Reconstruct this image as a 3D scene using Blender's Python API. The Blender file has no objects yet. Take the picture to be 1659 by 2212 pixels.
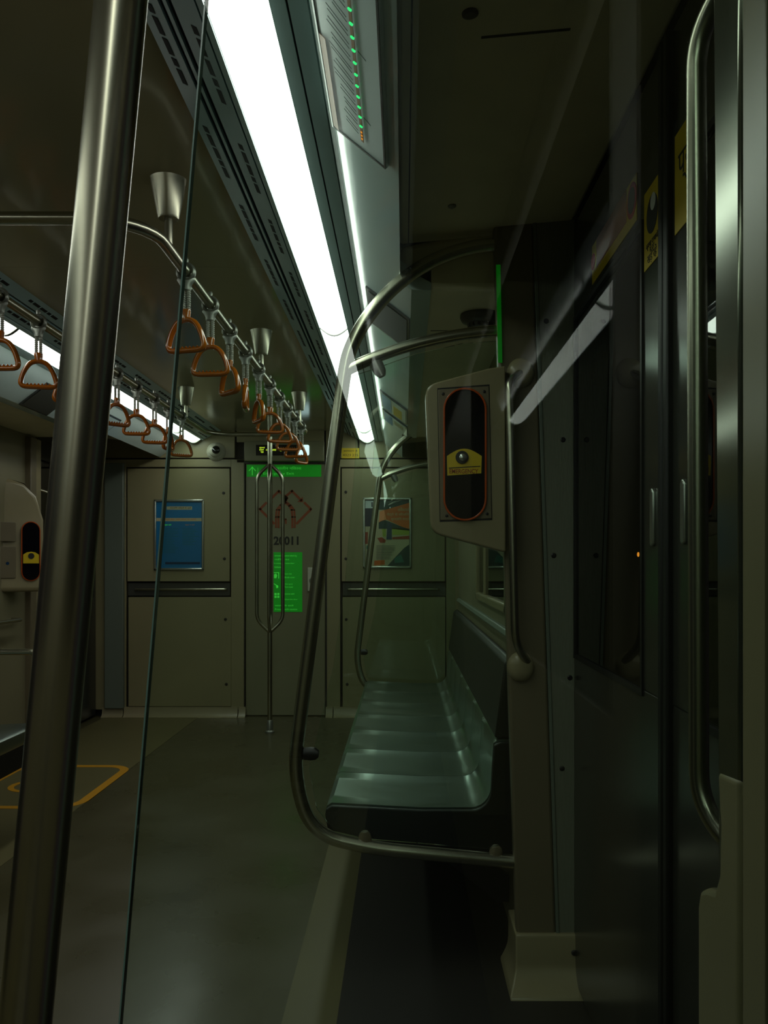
import bpy, bmesh, math, random
from mathutils import Vector, Matrix
random.seed(7)
C = bpy.context.scene.collection
scene = bpy.context.scene
PI = math.pi

# ------------------------------------------------------------------ camera
F = 1850.0            # focal length in pixels of the 1659 x 2212 frame
HC = 1.17             # camera height
VX, VY = 872.0, 1215.0   # where the car's long axis vanishes
cam = bpy.data.cameras.new('camera')
cam.sensor_fit = 'VERTICAL'; cam.sensor_height = 36.0
cam.lens = F / 2212.0 * 36.0
cam.shift_x = -(VX - 829.5) / 2212.0
cam.shift_y = (VY - 1106.0) / 2212.0
cam.clip_start = 0.02
co = bpy.data.objects.new('camera', cam); C.objects.link(co)
co.location = (0, 0, HC); co.rotation_euler = (PI / 2, 0, 0)
scene.camera = co

# ------------------------------------------------------------------ world and exposure
w = bpy.data.worlds.new('night'); scene.world = w; w.use_nodes = True
bg = w.node_tree.nodes['Background']
bg.inputs['Color'].default_value = (1.0, 0.75, 1.0, 1); bg.inputs['Strength'].default_value = 0.016
LIGHT_STRENGTH = 5.8
LIGHT_COLOR = (0.95, 1.0, 0.90, 1)
scene.view_settings.view_transform = 'Standard'
scene.view_settings.look = 'None'
scene.view_settings.exposure = 0.0
scene.view_settings.gamma = 1.0
scene.view_settings.use_curve_mapping = False
try:
    scene.cycles.max_bounces = 10; scene.cycles.glossy_bounces = 6
    scene.cycles.transparent_max_bounces = 16; scene.cycles.transmission_bounces = 8
    scene.cycles.caustics_reflective = True; scene.cycles.caustics_refractive = False
    scene.cycles.sample_clamp_indirect = 6.0
    scene.cycles.use_denoising = True
except Exception: pass

# ------------------------------------------------------------------ materials
def lin(c):
    return tuple(((v / 255.0) / 12.92 if v / 255.0 <= 0.04045 else ((v / 255.0 + 0.055) / 1.055) ** 2.4) for v in c)
def mat(name, rgb, rough=0.5, metal=0.0, spec=0.5, noise=0.0, nscale=8.0, stretch=None, bump=0.0, bscale=60.0,
        emit=None, estr=0.0, aniso=0.0, coat=0.0, rnoise=0.0):
    m = bpy.data.materials.new(name); m.use_nodes = True
    nt = m.node_tree; b = nt.nodes['Principled BSDF']
    col = lin(rgb)
    b.inputs['Base Color'].default_value = (*col, 1)
    b.inputs['Roughness'].default_value = rough
    b.inputs['Metallic'].default_value = metal
    b.inputs['Specular IOR Level'].default_value = spec
    if coat: b.inputs['Coat Weight'].default_value = coat; b.inputs['Coat Roughness'].default_value = 0.08
    if aniso: b.inputs['Anisotropic'].default_value = aniso
    if emit:
        b.inputs['Emission Color'].default_value = (*lin(emit), 1)
        b.inputs['Emission Strength'].default_value = estr
    if noise or bump or rnoise:
        tc = nt.nodes.new('ShaderNodeTexCoord')
        mp = nt.nodes.new('ShaderNodeMapping')
        nt.links.new(tc.outputs['Object'], mp.inputs['Vector'])
        if stretch: mp.inputs['Scale'].default_value = stretch
    if noise or rnoise:
        n = nt.nodes.new('ShaderNodeTexNoise'); n.inputs['Scale'].default_value = nscale; n.inputs['Detail'].default_value = 6
        nt.links.new(mp.outputs['Vector'], n.inputs['Vector'])
    if noise:
        r = nt.nodes.new('ShaderNodeMapRange')
        r.inputs['From Min'].default_value = 0.3; r.inputs['From Max'].default_value = 0.7
        r.inputs['To Min'].default_value = 1 - noise; r.inputs['To Max'].default_value = 1 + noise
        nt.links.new(n.outputs['Fac'], r.inputs['Value'])
        mx = nt.nodes.new('ShaderNodeVectorMath'); mx.operation = 'SCALE'
        mx.inputs[0].default_value = col
        nt.links.new(r.outputs['Result'], mx.inputs['Scale'])
        nt.links.new(mx.outputs['Vector'], b.inputs['Base Color'])
    if rnoise:
        r2 = nt.nodes.new('ShaderNodeMapRange')
        r2.inputs['From Min'].default_value = 0.3; r2.inputs['From Max'].default_value = 0.7
        r2.inputs['To Min'].default_value = max(0.02, rough - rnoise); r2.inputs['To Max'].default_value = rough + rnoise
        nt.links.new(n.outputs['Fac'], r2.inputs['Value'])
        nt.links.new(r2.outputs['Result'], b.inputs['Roughness'])
    if bump:
        n2 = nt.nodes.new('ShaderNodeTexNoise'); n2.inputs['Scale'].default_value = bscale; n2.inputs['Detail'].default_value = 4
        nt.links.new(mp.outputs['Vector'], n2.inputs['Vector'])
        bp = nt.nodes.new('ShaderNodeBump'); bp.inputs['Strength'].default_value = bump; bp.inputs['Distance'].default_value = 0.01
        nt.links.new(n2.outputs['Fac'], bp.inputs['Height'])
        nt.links.new(bp.outputs['Normal'], b.inputs['Normal'])
    return m
def glassmat(name, tint, ior=1.5, rough=0.0):
    m = bpy.data.materials.new(name); m.use_nodes = True
    nt = m.node_tree; nt.nodes.clear()
    o = nt.nodes.new('ShaderNodeOutputMaterial')
    t = nt.nodes.new('ShaderNodeBsdfTransparent'); t.inputs['Color'].default_value = (*tint, 1)
    g = nt.nodes.new('ShaderNodeBsdfGlossy'); g.inputs['Roughness'].default_value = rough
    f = nt.nodes.new('ShaderNodeFresnel'); f.inputs['IOR'].default_value = ior
    x = nt.nodes.new('ShaderNodeMixShader')
    nt.links.new(f.outputs['Fac'], x.inputs['Fac'])
    nt.links.new(t.outputs['BSDF'], x.inputs[1]); nt.links.new(g.outputs['BSDF'], x.inputs[2])
    nt.links.new(x.outputs['Shader'], o.inputs['Surface'])
    return m
def emitmat(name, rgb, strength):
    m = bpy.data.materials.new(name); m.use_nodes = True
    nt = m.node_tree; nt.nodes.clear()
    o = nt.nodes.new('ShaderNodeOutputMaterial'); e = nt.nodes.new('ShaderNodeEmission')
    e.inputs['Color'].default_value = rgb; e.inputs['Strength'].default_value = strength
    nt.links.new(e.outputs['Emission'], o.inputs['Surface'])
    return m

M = {}
M['wall'] = mat('beige_wall_laminate', (138, 130, 96), 0.38, noise=0.06, nscale=3)
M['wall_grey'] = mat('grey_wall_laminate', (122, 116, 90), 0.42, noise=0.06, nscale=3)
M['cover_grey'] = mat('grey_corner_cover', (104, 112, 100), 0.4)
M['door_grey'] = mat('grey_door_paint', (124, 122, 94), 0.36, noise=0.05, nscale=3)
M['beige'] = mat('beige_moulded_plastic', (140, 130, 100), 0.27, noise=0.05, nscale=5)
M['beige_dark'] = mat('dark_beige_plastic', (108, 98, 76), 0.42, noise=0.05, nscale=5)  # darker even copy of the beige plastic colour
M['ribbed'] = mat('grey_ribbed_aluminium', (124, 126, 110), 0.45)
M['seam'] = mat('black_rubber_seam', (14, 13, 12), 0.7)
M['black'] = mat('black_plastic', (16, 14, 16), 0.45)
M['dark_panel'] = mat('dark_grey_panel', (60, 60, 54), 0.45, noise=0.08, nscale=4)
M['ceiling'] = mat('glossy_ceiling_panel', (156, 150, 118), 0.14, spec=0.6, noise=0.04, nscale=2)
M['cove'] = mat('glossy_grey_cove_panel', (190, 208, 206), 0.13, spec=0.8, noise=0.05, nscale=3, bump=0.03, bscale=14)
M['cove_frame'] = mat('cove_frame', (52, 54, 54), 0.2)
M['header'] = mat('grey_door_header', (222, 212, 178), 0.4, noise=0.05)
M['grille'] = mat('grey_grille_aluminium', (164, 192, 196), 0.35)
M['trim'] = mat('aluminium_trim', (186, 212, 214), 0.3)
M['steel'] = mat('brushed_steel_tube', (178, 176, 156), 0.27, metal=1.0)
M['satin'] = mat('satin_grey_casting', (142, 144, 136), 0.38, metal=0.7)
M['bench'] = mat('stainless_bench_pan', (150, 164, 158), 0.30, metal=1.0, noise=0.02, nscale=10, stretch=(1, 3, 1), rnoise=0.02)
M['orange'] = mat('orange_plastic_handle', (176, 92, 8), 0.16, spec=0.6, coat=0.5)
M['rope'] = mat('grey_beaded_rope', (168, 168, 156), 0.45)
M['floor'] = mat('grey_vinyl_floor', (72, 68, 46), 0.30, noise=0.10, nscale=2.2, rnoise=0.10)
M['floor_shade'] = mat('painted_floor_shade', (36, 32, 27), 0.6, noise=0.08, nscale=3)  # floor shade put into a dark base colour
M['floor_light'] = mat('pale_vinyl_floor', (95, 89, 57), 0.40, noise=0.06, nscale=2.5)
M['yellow'] = mat('yellow_sticker', (206, 176, 14), 0.4)
M['floor_yellow'] = mat('yellow_floor_paint', (186, 132, 8), 0.5)
M['white'] = mat('white_print', (210, 212, 200), 0.5)
M['ink'] = mat('black_ink', (18, 18, 16), 0.6)
M['green_glow'] = mat('photoluminescent_green', (20, 150, 30), 0.5, emit=(0, 120, 14), estr=0.4)
M['green_dim'] = mat('dim_photoluminescent_green', (20, 120, 30), 0.5, emit=(0, 110, 14), estr=0.3)
M['green_text'] = mat('photoluminescent_pale_green', (90, 220, 90), 0.5, emit=(60, 205, 60), estr=0.45)
M['brown_print'] = mat('brown_red_print', (142, 62, 22), 0.5)
M['blue'] = mat('blue_poster_print', (20, 108, 158), 0.3)
M['blue_dark'] = mat('dark_blue_poster_print', (12, 50, 84), 0.3)
M['teal'] = mat('teal_print', (24, 104, 92), 0.35)
M['teal_dark'] = mat('dark_teal_print', (18, 56, 56), 0.35)
M['orange_print'] = mat('orange_print', (196, 96, 24), 0.35)
M['peach'] = mat('peach_print', (224, 146, 94), 0.35)
M['lime'] = mat('lime_print', (150, 166, 62), 0.35)
M['rust'] = mat('rust_print', (142, 54, 26), 0.35)
M['cream'] = mat('cream_print', (176, 170, 136), 0.35)
M['red'] = mat('red_print', (168, 24, 20), 0.4)
M['navy'] = mat('navy_print', (24, 26, 50), 0.35)
M['alu_bright'] = mat('polished_aluminium_edge', (214, 222, 220), 0.06, metal=1.0)
M['alu'] = mat('aluminium_frame', (186, 190, 180), 0.26, metal=0.9)
M['amber_rim'] = mat('orange_plastic_rim', (176, 70, 10), 0.25, coat=0.4)
M['screen'] = mat('black_display_glass', (10, 9, 14), 0.12)
M['glass'] = glassmat('clear_screen_glass', (0.90, 0.97, 0.93), 1.5)
M['window_glass'] = glassmat('tinted_window_glass', (0.6, 0.62, 0.6), 1.55)
M['glass_edge'] = mat('polished_glass_edge', (104, 136, 128), 0.2, spec=0.8)
M['lamp'] = emitmat('lit_diffuser', LIGHT_COLOR, LIGHT_STRENGTH)
M['led_green'] = emitmat('green_indicator', (0.05, 0.9, 0.25, 1), 1.1)
M['led_amber'] = emitmat('amber_indicator', (1.0, 0.32, 0.03, 1), 0.8)
M['led_text'] = emitmat('yellow_dot_matrix_text', (0.75, 0.95, 0.05, 1), 0.9)
M['lcd'] = emitmat('white_lit_display', (0.75, 0.95, 1.0, 1), 1.3)
M['route'] = mat('pale_grey_route_sheet', (200, 212, 212), 0.25)
M['stripe'] = mat('brown_route_stripe', (150, 92, 44), 0.35)
M['lens'] = mat('black_glass_lens', (6, 6, 8), 0.08, spec=0.8)
M['dome_white'] = mat('white_plastic', (196, 194, 176), 0.32)
M['door_steel'] = mat('brushed_door_steel', (62, 62, 56), 0.22, metal=0.4, noise=0.05, nscale=14, stretch=(8, 8, 0.4))
M['pillar_steel'] = mat('polished_pillar_steel', (122, 124, 108), 0.14, metal=0.8)

# ------------------------------------------------------------------ helpers
LOC = {}
class MB:
    def __init__(s): s.v = []; s.f = []; s.m = []; s.cur = 0
    def mi(s, i): s.cur = i; return s
    def add(s, vs, fs):
        o = len(s.v); s.v += [tuple(p) for p in vs]
        for f in fs: s.f.append([i + o for i in f]); s.m.append(s.cur)
        return s
    def box(s, a, b):
        x0, x1 = sorted((a[0], b[0])); y0, y1 = sorted((a[1], b[1])); z0, z1 = sorted((a[2], b[2]))
        return s.add([(x0,y0,z0),(x1,y0,z0),(x1,y1,z0),(x0,y1,z0),(x0,y0,z1),(x1,y0,z1),(x1,y1,z1),(x0,y1,z1)],
                     [(3,2,1,0),(4,5,6,7),(0,1,5,4),(1,2,6,5),(2,3,7,6),(3,0,4,7)])
    def prism(s, pts, axis, a, b):
        """extrude a polygon: axis 'y' takes (x,z), 'x' takes (y,z), 'z' takes (x,y)"""
        def p3(p, t):
            return {'y': (p[0], t, p[1]), 'x': (t, p[0], p[1]), 'z': (p[0], p[1], t)}[axis]
        n = len(pts)
        vs = [p3(p, a) for p in pts] + [p3(p, b) for p in pts]
        fs = [tuple(range(n - 1, -1, -1)), tuple(range(n, 2 * n))]
        fs += [(i, (i + 1) % n, (i + 1) % n + n, i + n) for i in range(n)]
        return s.add(vs, fs)
    def ribbon(s, pts, axis, a, b, t):
        """a strip of thickness t along an open profile, extruded"""
        off = []
        for i, p in enumerate(pts):
            q0 = Vector(pts[max(i - 1, 0)]); q1 = Vector(pts[min(i + 1, len(pts) - 1)])
            d = (q1 - q0).normalized(); n = Vector((-d.y, d.x))
            off.append((p[0] + n.x * t, p[1] + n.y * t))
        return s.prism(list(pts) + off[::-1], axis, a, b)
    def tube(s, path, r, n=14, closed=False, r2=None, cap=True):
        P = [Vector(p) for p in path]; k = len(P)
        tang = []
        for i in range(k):
            a = P[i - 1] if (i > 0 or closed) else P[i]
            b = P[(i + 1) % k] if (i < k - 1 or closed) else P[i]
            tang.append((b - a).normalized())
        up = Vector((0, 1, 0))
        if abs(tang[0].dot(up)) > 0.9: up = Vector((0, 0, 1))
        nrm = (up - tang[0] * up.dot(tang[0])).normalized()
        vs = []
        rr = r if isinstance(r, (list, tuple)) else [r] * k
        for i in range(k):
            if i:
                q = tang[i - 1].rotation_difference(tang[i]); nrm = q @ nrm
                nrm = (nrm - tang[i] * nrm.dot(tang[i])).normalized()
            bi = tang[i].cross(nrm)
            for j in range(n):
                a = 2 * PI * j / n
                vs.append(P[i] + nrm * math.cos(a) * (r2 if r2 else rr[i]) + bi * math.sin(a) * rr[i])
        fs = []
        for i in range(k if closed else k - 1):
            i2 = (i + 1) % k
            for j in range(n):
                j2 = (j + 1) % n
                fs.append((i * n + j, i * n + j2, i2 * n + j2, i2 * n + j))
        if cap and not closed:
            fs.append(tuple(range(n - 1, -1, -1))); fs.append(tuple((k - 1) * n + j for j in range(n)))
        return s.add(vs, fs)
    def lathe(s, prof, o=(0, 0, 0), axis=(0, 0, 1), n=20):
        """profile of (radius, height) turned around axis through o"""
        q = Vector((0, 0, 1)).rotation_difference(Vector(axis).normalized())
        vs = []; fs = []
        for (r, h) in prof:
            for j in range(n):
                a = 2 * PI * j / n
                vs.append(Vector(o) + q @ Vector((r * math.cos(a), r * math.sin(a), h)))
        for i in range(len(prof) - 1):
            for j in range(n):
                j2 = (j + 1) % n
                fs.append((i * n + j, i * n + j2, (i + 1) * n + j2, (i + 1) * n + j))
        fs.append(tuple(range(n - 1, -1, -1))); fs.append(tuple((len(prof) - 1) * n + j for j in range(n)))
        return s.add(vs, fs)
    def loft(s, secs, cap=True):
        n = len(secs[0]); vs = [p for sec in secs for p in sec]; fs = []
        for i in range(len(secs) - 1):
            for j in range(n):
                j2 = (j + 1) % n
                fs.append((i * n + j, i * n + j2, (i + 1) * n + j2, (i + 1) * n + j))
        if cap: fs.append(tuple(range(n - 1, -1, -1))); fs.append(tuple((len(secs) - 1) * n + j for j in range(n)))
        return s.add(vs, fs)
    def stroke(s, pts, wd, y, t=0.001, px=True, Y=None):
        """flat line of pixel points drawn on a plane that faces the camera end"""
        P = [Vector(p) for p in pts]
        for a, b in zip(P[:-1], P[1:]):
            d = (b - a).normalized(); n = Vector((-d.y, d.x)) * wd / 2; a2 = a - d * wd * 0.35; b2 = b + d * wd * 0.35
            s.prism([xz(*(a2 - n), y), xz(*(b2 - n), y), xz(*(b2 + n), y), xz(*(a2 + n), y)], 'y', y - t, y)
        return s
    def rect(s, x0, y0, x1, y1, Y, t=0.001):
        a = xz(x0, y1, Y); b = xz(x1, y0, Y)
        return s.box((a[0], Y - t, a[1]), (b[0], Y, b[1]))
    def poly(s, pts, Y, t=0.001):
        return s.prism([xz(px, py, Y) for px, py in pts], 'y', Y - t, Y)
    def build(s, name, mats, parent=None, smooth=None, bevel=None, segs=3, kind=None, label=None, origin=None):
        me = bpy.data.meshes.new(name)
        if parent is not None: o3 = LOC[parent.name]
        elif origin is not None: o3 = Vector(origin)
        else:
            xs = [v[0] for v in s.v]; ys = [v[1] for v in s.v]; zs = [v[2] for v in s.v]
            o3 = Vector(((min(xs) + max(xs)) / 2, (min(ys) + max(ys)) / 2, min(zs)))
        me.from_pydata([tuple(Vector(v) - o3) for v in s.v], [], s.f)
        if not isinstance(mats, (list, tuple)): mats = [mats]
        for m_ in mats: me.materials.append(M[m_] if isinstance(m_, str) else m_)
        for p, i in zip(me.polygons, s.m): p.material_index = i
        bm = bmesh.new(); bm.from_mesh(me); bmesh.ops.recalc_face_normals(bm, faces=bm.faces); bm.to_mesh(me); bm.free()
        if smooth or bevel:
            for p in me.polygons: p.use_smooth = True
            me.set_sharp_from_angle(angle=math.radians(smooth or 35))
        ob = bpy.data.objects.new(name, me); C.objects.link(ob)
        if parent is not None: ob.parent = parent
        else: ob.location = o3
        LOC[ob.name] = o3
        if bevel:
            b = ob.modifiers.new('bevel', 'BEVEL'); b.width = bevel; b.segments = segs
            b.limit_method = 'ANGLE'; b.angle_limit = math.radians(35)
        if kind: ob['kind'] = kind
        if label: ob['label'] = label
        return ob
def xz(px, py, Y): return ((px - VX) * Y / F, HC - (py - VY) * Y / F)
def at(px, py, Y): x, z = xz(px, py, Y); return Vector((x, Y, z))
def floor_at(px, py):
    Y = F * HC / (py - VY); return ((px - VX) * Y / F, Y)
def thing(name, label, cat, loc=(0, 0, 0), group=None):
    o = bpy.data.objects.new(name, None); C.objects.link(o); o.location = loc; o.empty_display_size = 0.05
    o['label'] = label; o['category'] = cat
    if group: o['group'] = group
    LOC[o.name] = Vector(loc); return o
def tag(o, label, cat, group=None, kind=None):
    o['label'] = label; o['category'] = cat
    if group: o['group'] = group
    if kind: o['kind'] = kind
    return o
def fillet(pts, rad, n=8):
    P = [Vector(p) for p in pts]; out = [P[0]]
    for i in range(1, len(P) - 1):
        r = rad[i - 1] if isinstance(rad, (list, tuple)) else rad
        a = (P[i - 1] - P[i]); b = (P[i + 1] - P[i])
        d = min(r, a.length * 0.49, b.length * 0.49)
        p0 = P[i] + a.normalized() * d; p1 = P[i] + b.normalized() * d
        for k in range(n + 1):
            t = k / n
            out.append(p0 * (1 - t) ** 2 + P[i] * 2 * t * (1 - t) + p1 * t * t)
    out.append(P[-1]); return out
def catmull(pts, n=8, closed=False):
    P = [Vector(p) for p in pts]; k = len(P); out = []
    rng = range(k) if closed else range(k - 1)
    for i in rng:
        p0 = P[(i - 1) % k] if (closed or i > 0) else P[0]
        p1 = P[i]; p2 = P[(i + 1) % k]
        p3 = P[(i + 2) % k] if (closed or i + 2 < k) else P[-1]
        for j in range(n):
            t = j / n
            out.append(0.5 * ((2 * p1) + (p2 - p0) * t + (2 * p0 - 5 * p1 + 4 * p2 - p3) * t * t + (3 * p1 - p0 - 3 * p2 + p3) * t ** 3))
    if not closed: out.append(P[-1])
    return out
def stadium(cx, cz, hw, hh, n=12):
    pts = []
    for k in range(n + 1): a = PI * k / n; pts.append((cx + hw * math.cos(a), cz + hh - hw + hw * math.sin(a)))
    for k in range(n + 1): a = PI + PI * k / n; pts.append((cx + hw * math.cos(a), cz - hh + hw + hw * math.sin(a)))
    return pts
def rrect(x0, z0, x1, z1, r, n=5):
    pts = []
    for cx, cz, a0 in ((x1 - r, z1 - r, 0), (x0 + r, z1 - r, PI / 2), (x0 + r, z0 + r, PI), (x1 - r, z0 + r, 3 * PI / 2)):
        for k in range(n + 1):
            a = a0 + PI / 2 * k / n; pts.append((cx + r * math.cos(a), cz + r * math.sin(a)))
    return pts
def text(name, body, m, parent, mtx, width=None, height=None, depth=0.0006, align='CENTER', bold=0.0):
    cu = bpy.data.curves.new(name, 'FONT'); cu.body = body; cu.align_x = align; cu.align_y = 'CENTER'
    cu.offset = bold; cu.extrude = 0.01; cu.resolution_u = 3
    t = bpy.data.objects.new('temp_text', cu); C.objects.link(t)
    bpy.context.view_layer.update()
    dg = bpy.context.evaluated_depsgraph_get()
    me = bpy.data.meshes.new_from_object(t.evaluated_get(dg)); me.name = name
    bpy.data.objects.remove(t)
    if not me.vertices: return None
    xs = [v.co.x for v in me.vertices]; ys = [v.co.y for v in me.vertices]
    W_ = max(xs) - min(xs); H_ = max(ys) - min(ys)
    sx = width / W_ if width else height / H_
    sy = height / H_ if height else sx
    cx = (max(xs) + min(xs)) / 2; cy = (max(ys) + min(ys)) / 2
    S = Matrix.Diagonal((sx, sy, depth / 0.02, 1)) @ Matrix.Translation((-cx, -cy, 0))
    me.transform(Matrix.Translation(-LOC[parent.name]) @ mtx @ S)
    me.materials.clear(); me.materials.append(M[m])
    o = bpy.data.objects.new(name, me); C.objects.link(o); o.parent = parent; LOC[o.name] = LOC[parent.name]
    return o
def face_cam(p):      # text plane that faces -Y (towards the camera end of the car)
    return Matrix.Translation(p) @ Matrix.Rotation(PI / 2, 4, 'X')
def face_aisle(p):    # text plane on a right-hand wall, faces -X
    return Matrix.Translation(p) @ Matrix.Rotation(-PI / 2, 4, 'Z') @ Matrix.Rotation(PI / 2, 4, 'X')

XC = -0.93                       # centre line of the car
def mx(x): return 2 * XC - x
Y0, YE = -4.6, 6.5               # back and front of the built length
DY0, DY1 = 0.80, 2.43            # door recess, near pair
EY0, EY1 = 5.36, 6.42            # door recess, far pair
def Hz(h): return HC + h
XW, XD = 0.34, 0.47
XWL = 0.42                       # left wall stands a little further out              # inner wall face, door leaf face

# ================================================================== structure
# ---- floor
b = MB(); b.box((mx(0.6), Y0, -0.05), (0.6, YE + .1, 0))
tag(b.build('floor', 'floor'), 'grey vinyl floor of the carriage aisle', 'floor', kind='structure')
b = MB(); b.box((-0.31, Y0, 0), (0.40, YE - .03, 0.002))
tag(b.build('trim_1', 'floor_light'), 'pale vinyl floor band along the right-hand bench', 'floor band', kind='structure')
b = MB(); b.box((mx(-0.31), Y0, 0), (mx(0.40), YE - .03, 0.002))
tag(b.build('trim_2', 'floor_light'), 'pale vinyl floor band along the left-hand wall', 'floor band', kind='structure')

b = MB(); b.box((-0.17, Y0, 0.001), (0.60, YE - .03, 0.0035))  # strip added to darken the floor where shade lies by bench and door
tag(b.build('trim_14', 'floor_shade'), 'floor strip with painted shade below the bench and along the right door', 'floor strip', kind='structure')
# ---- ceiling
b = MB()
b.box((mx(-0.475), Y0, Hz(1.0)), (-0.475, YE, Hz(1.02)))
for y in (0.4, 2.9, 5.3):
    b.box((mx(-0.475), y, Hz(1.0) - .0006), (-0.475, y + .006, Hz(1.0)))
ce = tag(b.build('ceiling', 'ceiling'), 'glossy flat ceiling panel between the two light rows', 'ceiling', kind='structure')
b = MB(); b.box((mx(0.7), Y0 - .1, Hz(1.08)), (0.7, YE + .1, Hz(1.12)))
tag(b.build('ceiling', 'black'), 'dark roof shell above the ceiling panels', 'roof', kind='structure')

def both(fn):
    fn(lambda x: x, 'right'); fn(mx, 'left')
def grille(X, side):
    b = MB()
    # sloped grille panel in two strips with a dark channel between them
    pr = lambda a, z: (X(a), Hz(z))
    b.prism([pr(-.350, .937), pr(-.398, .961), pr(-.398, .975), pr(-.350, .951)], 'y', Y0, YE)
    b.prism([pr(-.428, .977), pr(-.475, 1.0), pr(-.475, 1.014), pr(-.428, .991)], 'y', Y0, YE)
    o = b.build('trim_%d' % (3 if side == 'right' else 4), 'grille')
    tag(o, 'slotted air grille strip beside the %s-hand ceiling lights' % side, 'air grille', kind='structure')
    LOC[o.name] = o.location.copy()
    b = MB(); b.prism([pr(-.398, .972), pr(-.428, .987), pr(-.428, .995), pr(-.398, .985)], 'y', Y0, YE)
    b.build('channel', 'seam', o)
    b = MB(); b.prism([pr(-.409, .966), pr(-.417, .970), pr(-.417, .985), pr(-.409, .985)], 'y', Y0, YE)
    b.build('rib', 'grille', o)
    b = MB()
    y = -0.2
    while y < YE - .2:
        for k in range(5):
            ln = .052 if k % 3 else .026
            for (x0, x1, zz) in ((-.366, -.376, .944), (-.446, -.456, .985)):
                d = (.961 - .937) / .048
                z0 = .937 + (-.350 - x0) * .5; z1 = .937 + (-.350 - x1) * .5
                b.prism([pr(x0, z0 - .0006), pr(x1, z1 - .0006), pr(x1, z1 + .004), pr(x0, z0 + .004)], 'y', y, y + ln)
            y += ln + .012
        y += .16
    b.build('slots', 'seam', o)
both(grille)
def side_trim(X, side):
    b = MB()
    pr = lambda a, z: (X(a), Hz(z))
    b.prism([pr(-.221, .918), pr(-.194, .918), pr(-.194, .94), pr(-.221, .94)], 'y', Y0, YE)
    b.prism([pr(-.190, .918), pr(-.158, .918), pr(-.158, .94), pr(-.190, .94)], 'y', Y0, YE)
    b.prism([pr(-.345, .932), pr(-.332, .926), pr(-.332, .94), pr(-.345, .946)], 'y', Y0, YE)
    o = b.build('trim_%d' % (5 if side == 'right' else 6), 'trim')
    tag(o, 'aluminium light trough edging along the %s-hand lights' % side, 'light edging', kind='structure')
    LOC[o.name] = o.location.copy()
    b = MB(); b.box((X(-.196), Y0, Hz(.925)), (X(-.188), YE, Hz(.935)))
    b.box((X(-.333), Y0, Hz(.93)), (X(-.219), YE, Hz(.955)))
    b.build('groove', 'seam', o)
both(side_trim)
COVE = [(-.157, .921), (-.140, .9025), (-.126, .8885), (-.110, .8735), (-.080, .8509), (-.040, .8208), (-.010, .7983), (.022, .7742), (.050, .772), (.078, .772)]
def cove_h(x):
    for (a, ha), (c, hc) in zip(COVE[:-1], COVE[1:]):
        if a <= x <= c: return ha + (hc - ha) * (x - a) / (c - a)
    return COVE[-1][1]
def cove(X, side):
    b = MB()
    up = [(x, h + .012) for x, h in COVE]
    for (ya, yb, lo) in ((Y0, DY0 - .1, True), (DY0 - .1, DY1, False), (DY1, EY0 - .05, True), (EY0 - .05, YE, False)):
        pts = COVE if lo else COVE[:7]
        poly = [(X(x), Hz(h)) for x, h in pts] + [(X(x), Hz(h + .06)) for x, h in pts[::-1]]
        b.prism(poly, 'y', ya, yb)
    o = b.build('wall_%s_cove' % side if False else ('trim_%d' % (7 if side == 'right' else 8)), 'cove', smooth=30)
    tag(o, 'glossy sloping cove panel above the %s-hand side' % side, 'cove panel', kind='structure')
    LOC[o.name] = o.location.copy()
    if side == 'left': return
    b = MB(); b.prism([(X(-.1575), Hz(.9205)), (X(-.1415), Hz(.9032)), (X(-.1405), Hz(.9045)), (X(-.156), Hz(.922))], 'y', Y0, YE)
    b.build('polished_edge', 'alu_bright', o)
both(cove)
def bay_soffit(X, side):
    b = MB()
    for (ya, yb) in ((Y0, DY0 - .1), (DY1, EY0 - .05)):
        b.prism([(X(.076), Hz(.775)), (X(.50), Hz(.775)), (X(.50), Hz(1.0)), (X(-.01), Hz(.90)), (X(-.01), Hz(.82))], 'y', ya, yb)
    o = b.build('trim_%d' % (9 if side == 'right' else 10), 'header', bevel=.018)
    tag(o, 'grey soffit over the %s-hand bench' % side, 'soffit', kind='structure')
    LOC[o.name] = o.location.copy()
    b = MB(); b.box((X(.09), 2.86, Hz(.7745)), (X(.33), 2.868, Hz(.7755))); b.build('seam', 'seam', o)
both(bay_soffit)
def header(X, side):
    b = MB()
    for (ya, yb) in ((DY0 - .1, DY1), (EY0 - .05, YE)):
        b.prism([(X(-.012), Hz(.90)), (X(.47), Hz(.945)), (X(.47), Hz(1.02)), (X(-.012), Hz(1.0))], 'y', ya, yb)
    o = b.build('trim_%d' % (11 if side == 'right' else 12), 'header', bevel=.01)
    tag(o, 'dark door header panel over the %s-hand doorway' % side, 'door header', kind='structure')
    LOC[o.name] = o.location.copy()
    if side == 'right':
        sl = (.945 - .90) / .482
        b = MB()
        def hq(x0, y0, x1, y1):
            h0 = .90 + (x0 + .012) * sl; h1 = .90 + (x1 + .012) * sl
            b.prism([(x0, Hz(h0 - .0012)), (x1, Hz(h1 - .0012)), (x1, Hz(h1 + .002)), (x0, Hz(h0 + .002))], 'y', y0, y1)
        hq(.135, 1.487, .29, 1.493); hq(.012, DY0, .015, DY1)
        b.build('seam', 'seam', o)
        b = MB(); b.lathe([(.014, 0), (.014, .004), (.009, .006)], (.11, 1.42, Hz(.90 + .122 * sl) + .001), (0.09, 0, -1), 14)
        b.build('latch', 'black', o)
        b = MB(); b.lathe([(.011, 0), (.011, .004), (.007, .007)], (.1235, 2.19, Hz(.90 + .1355 * sl) + .001), (0.09, 0, -1), 14)
        b.build('bolt', 'satin', o)
both(header)

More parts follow.
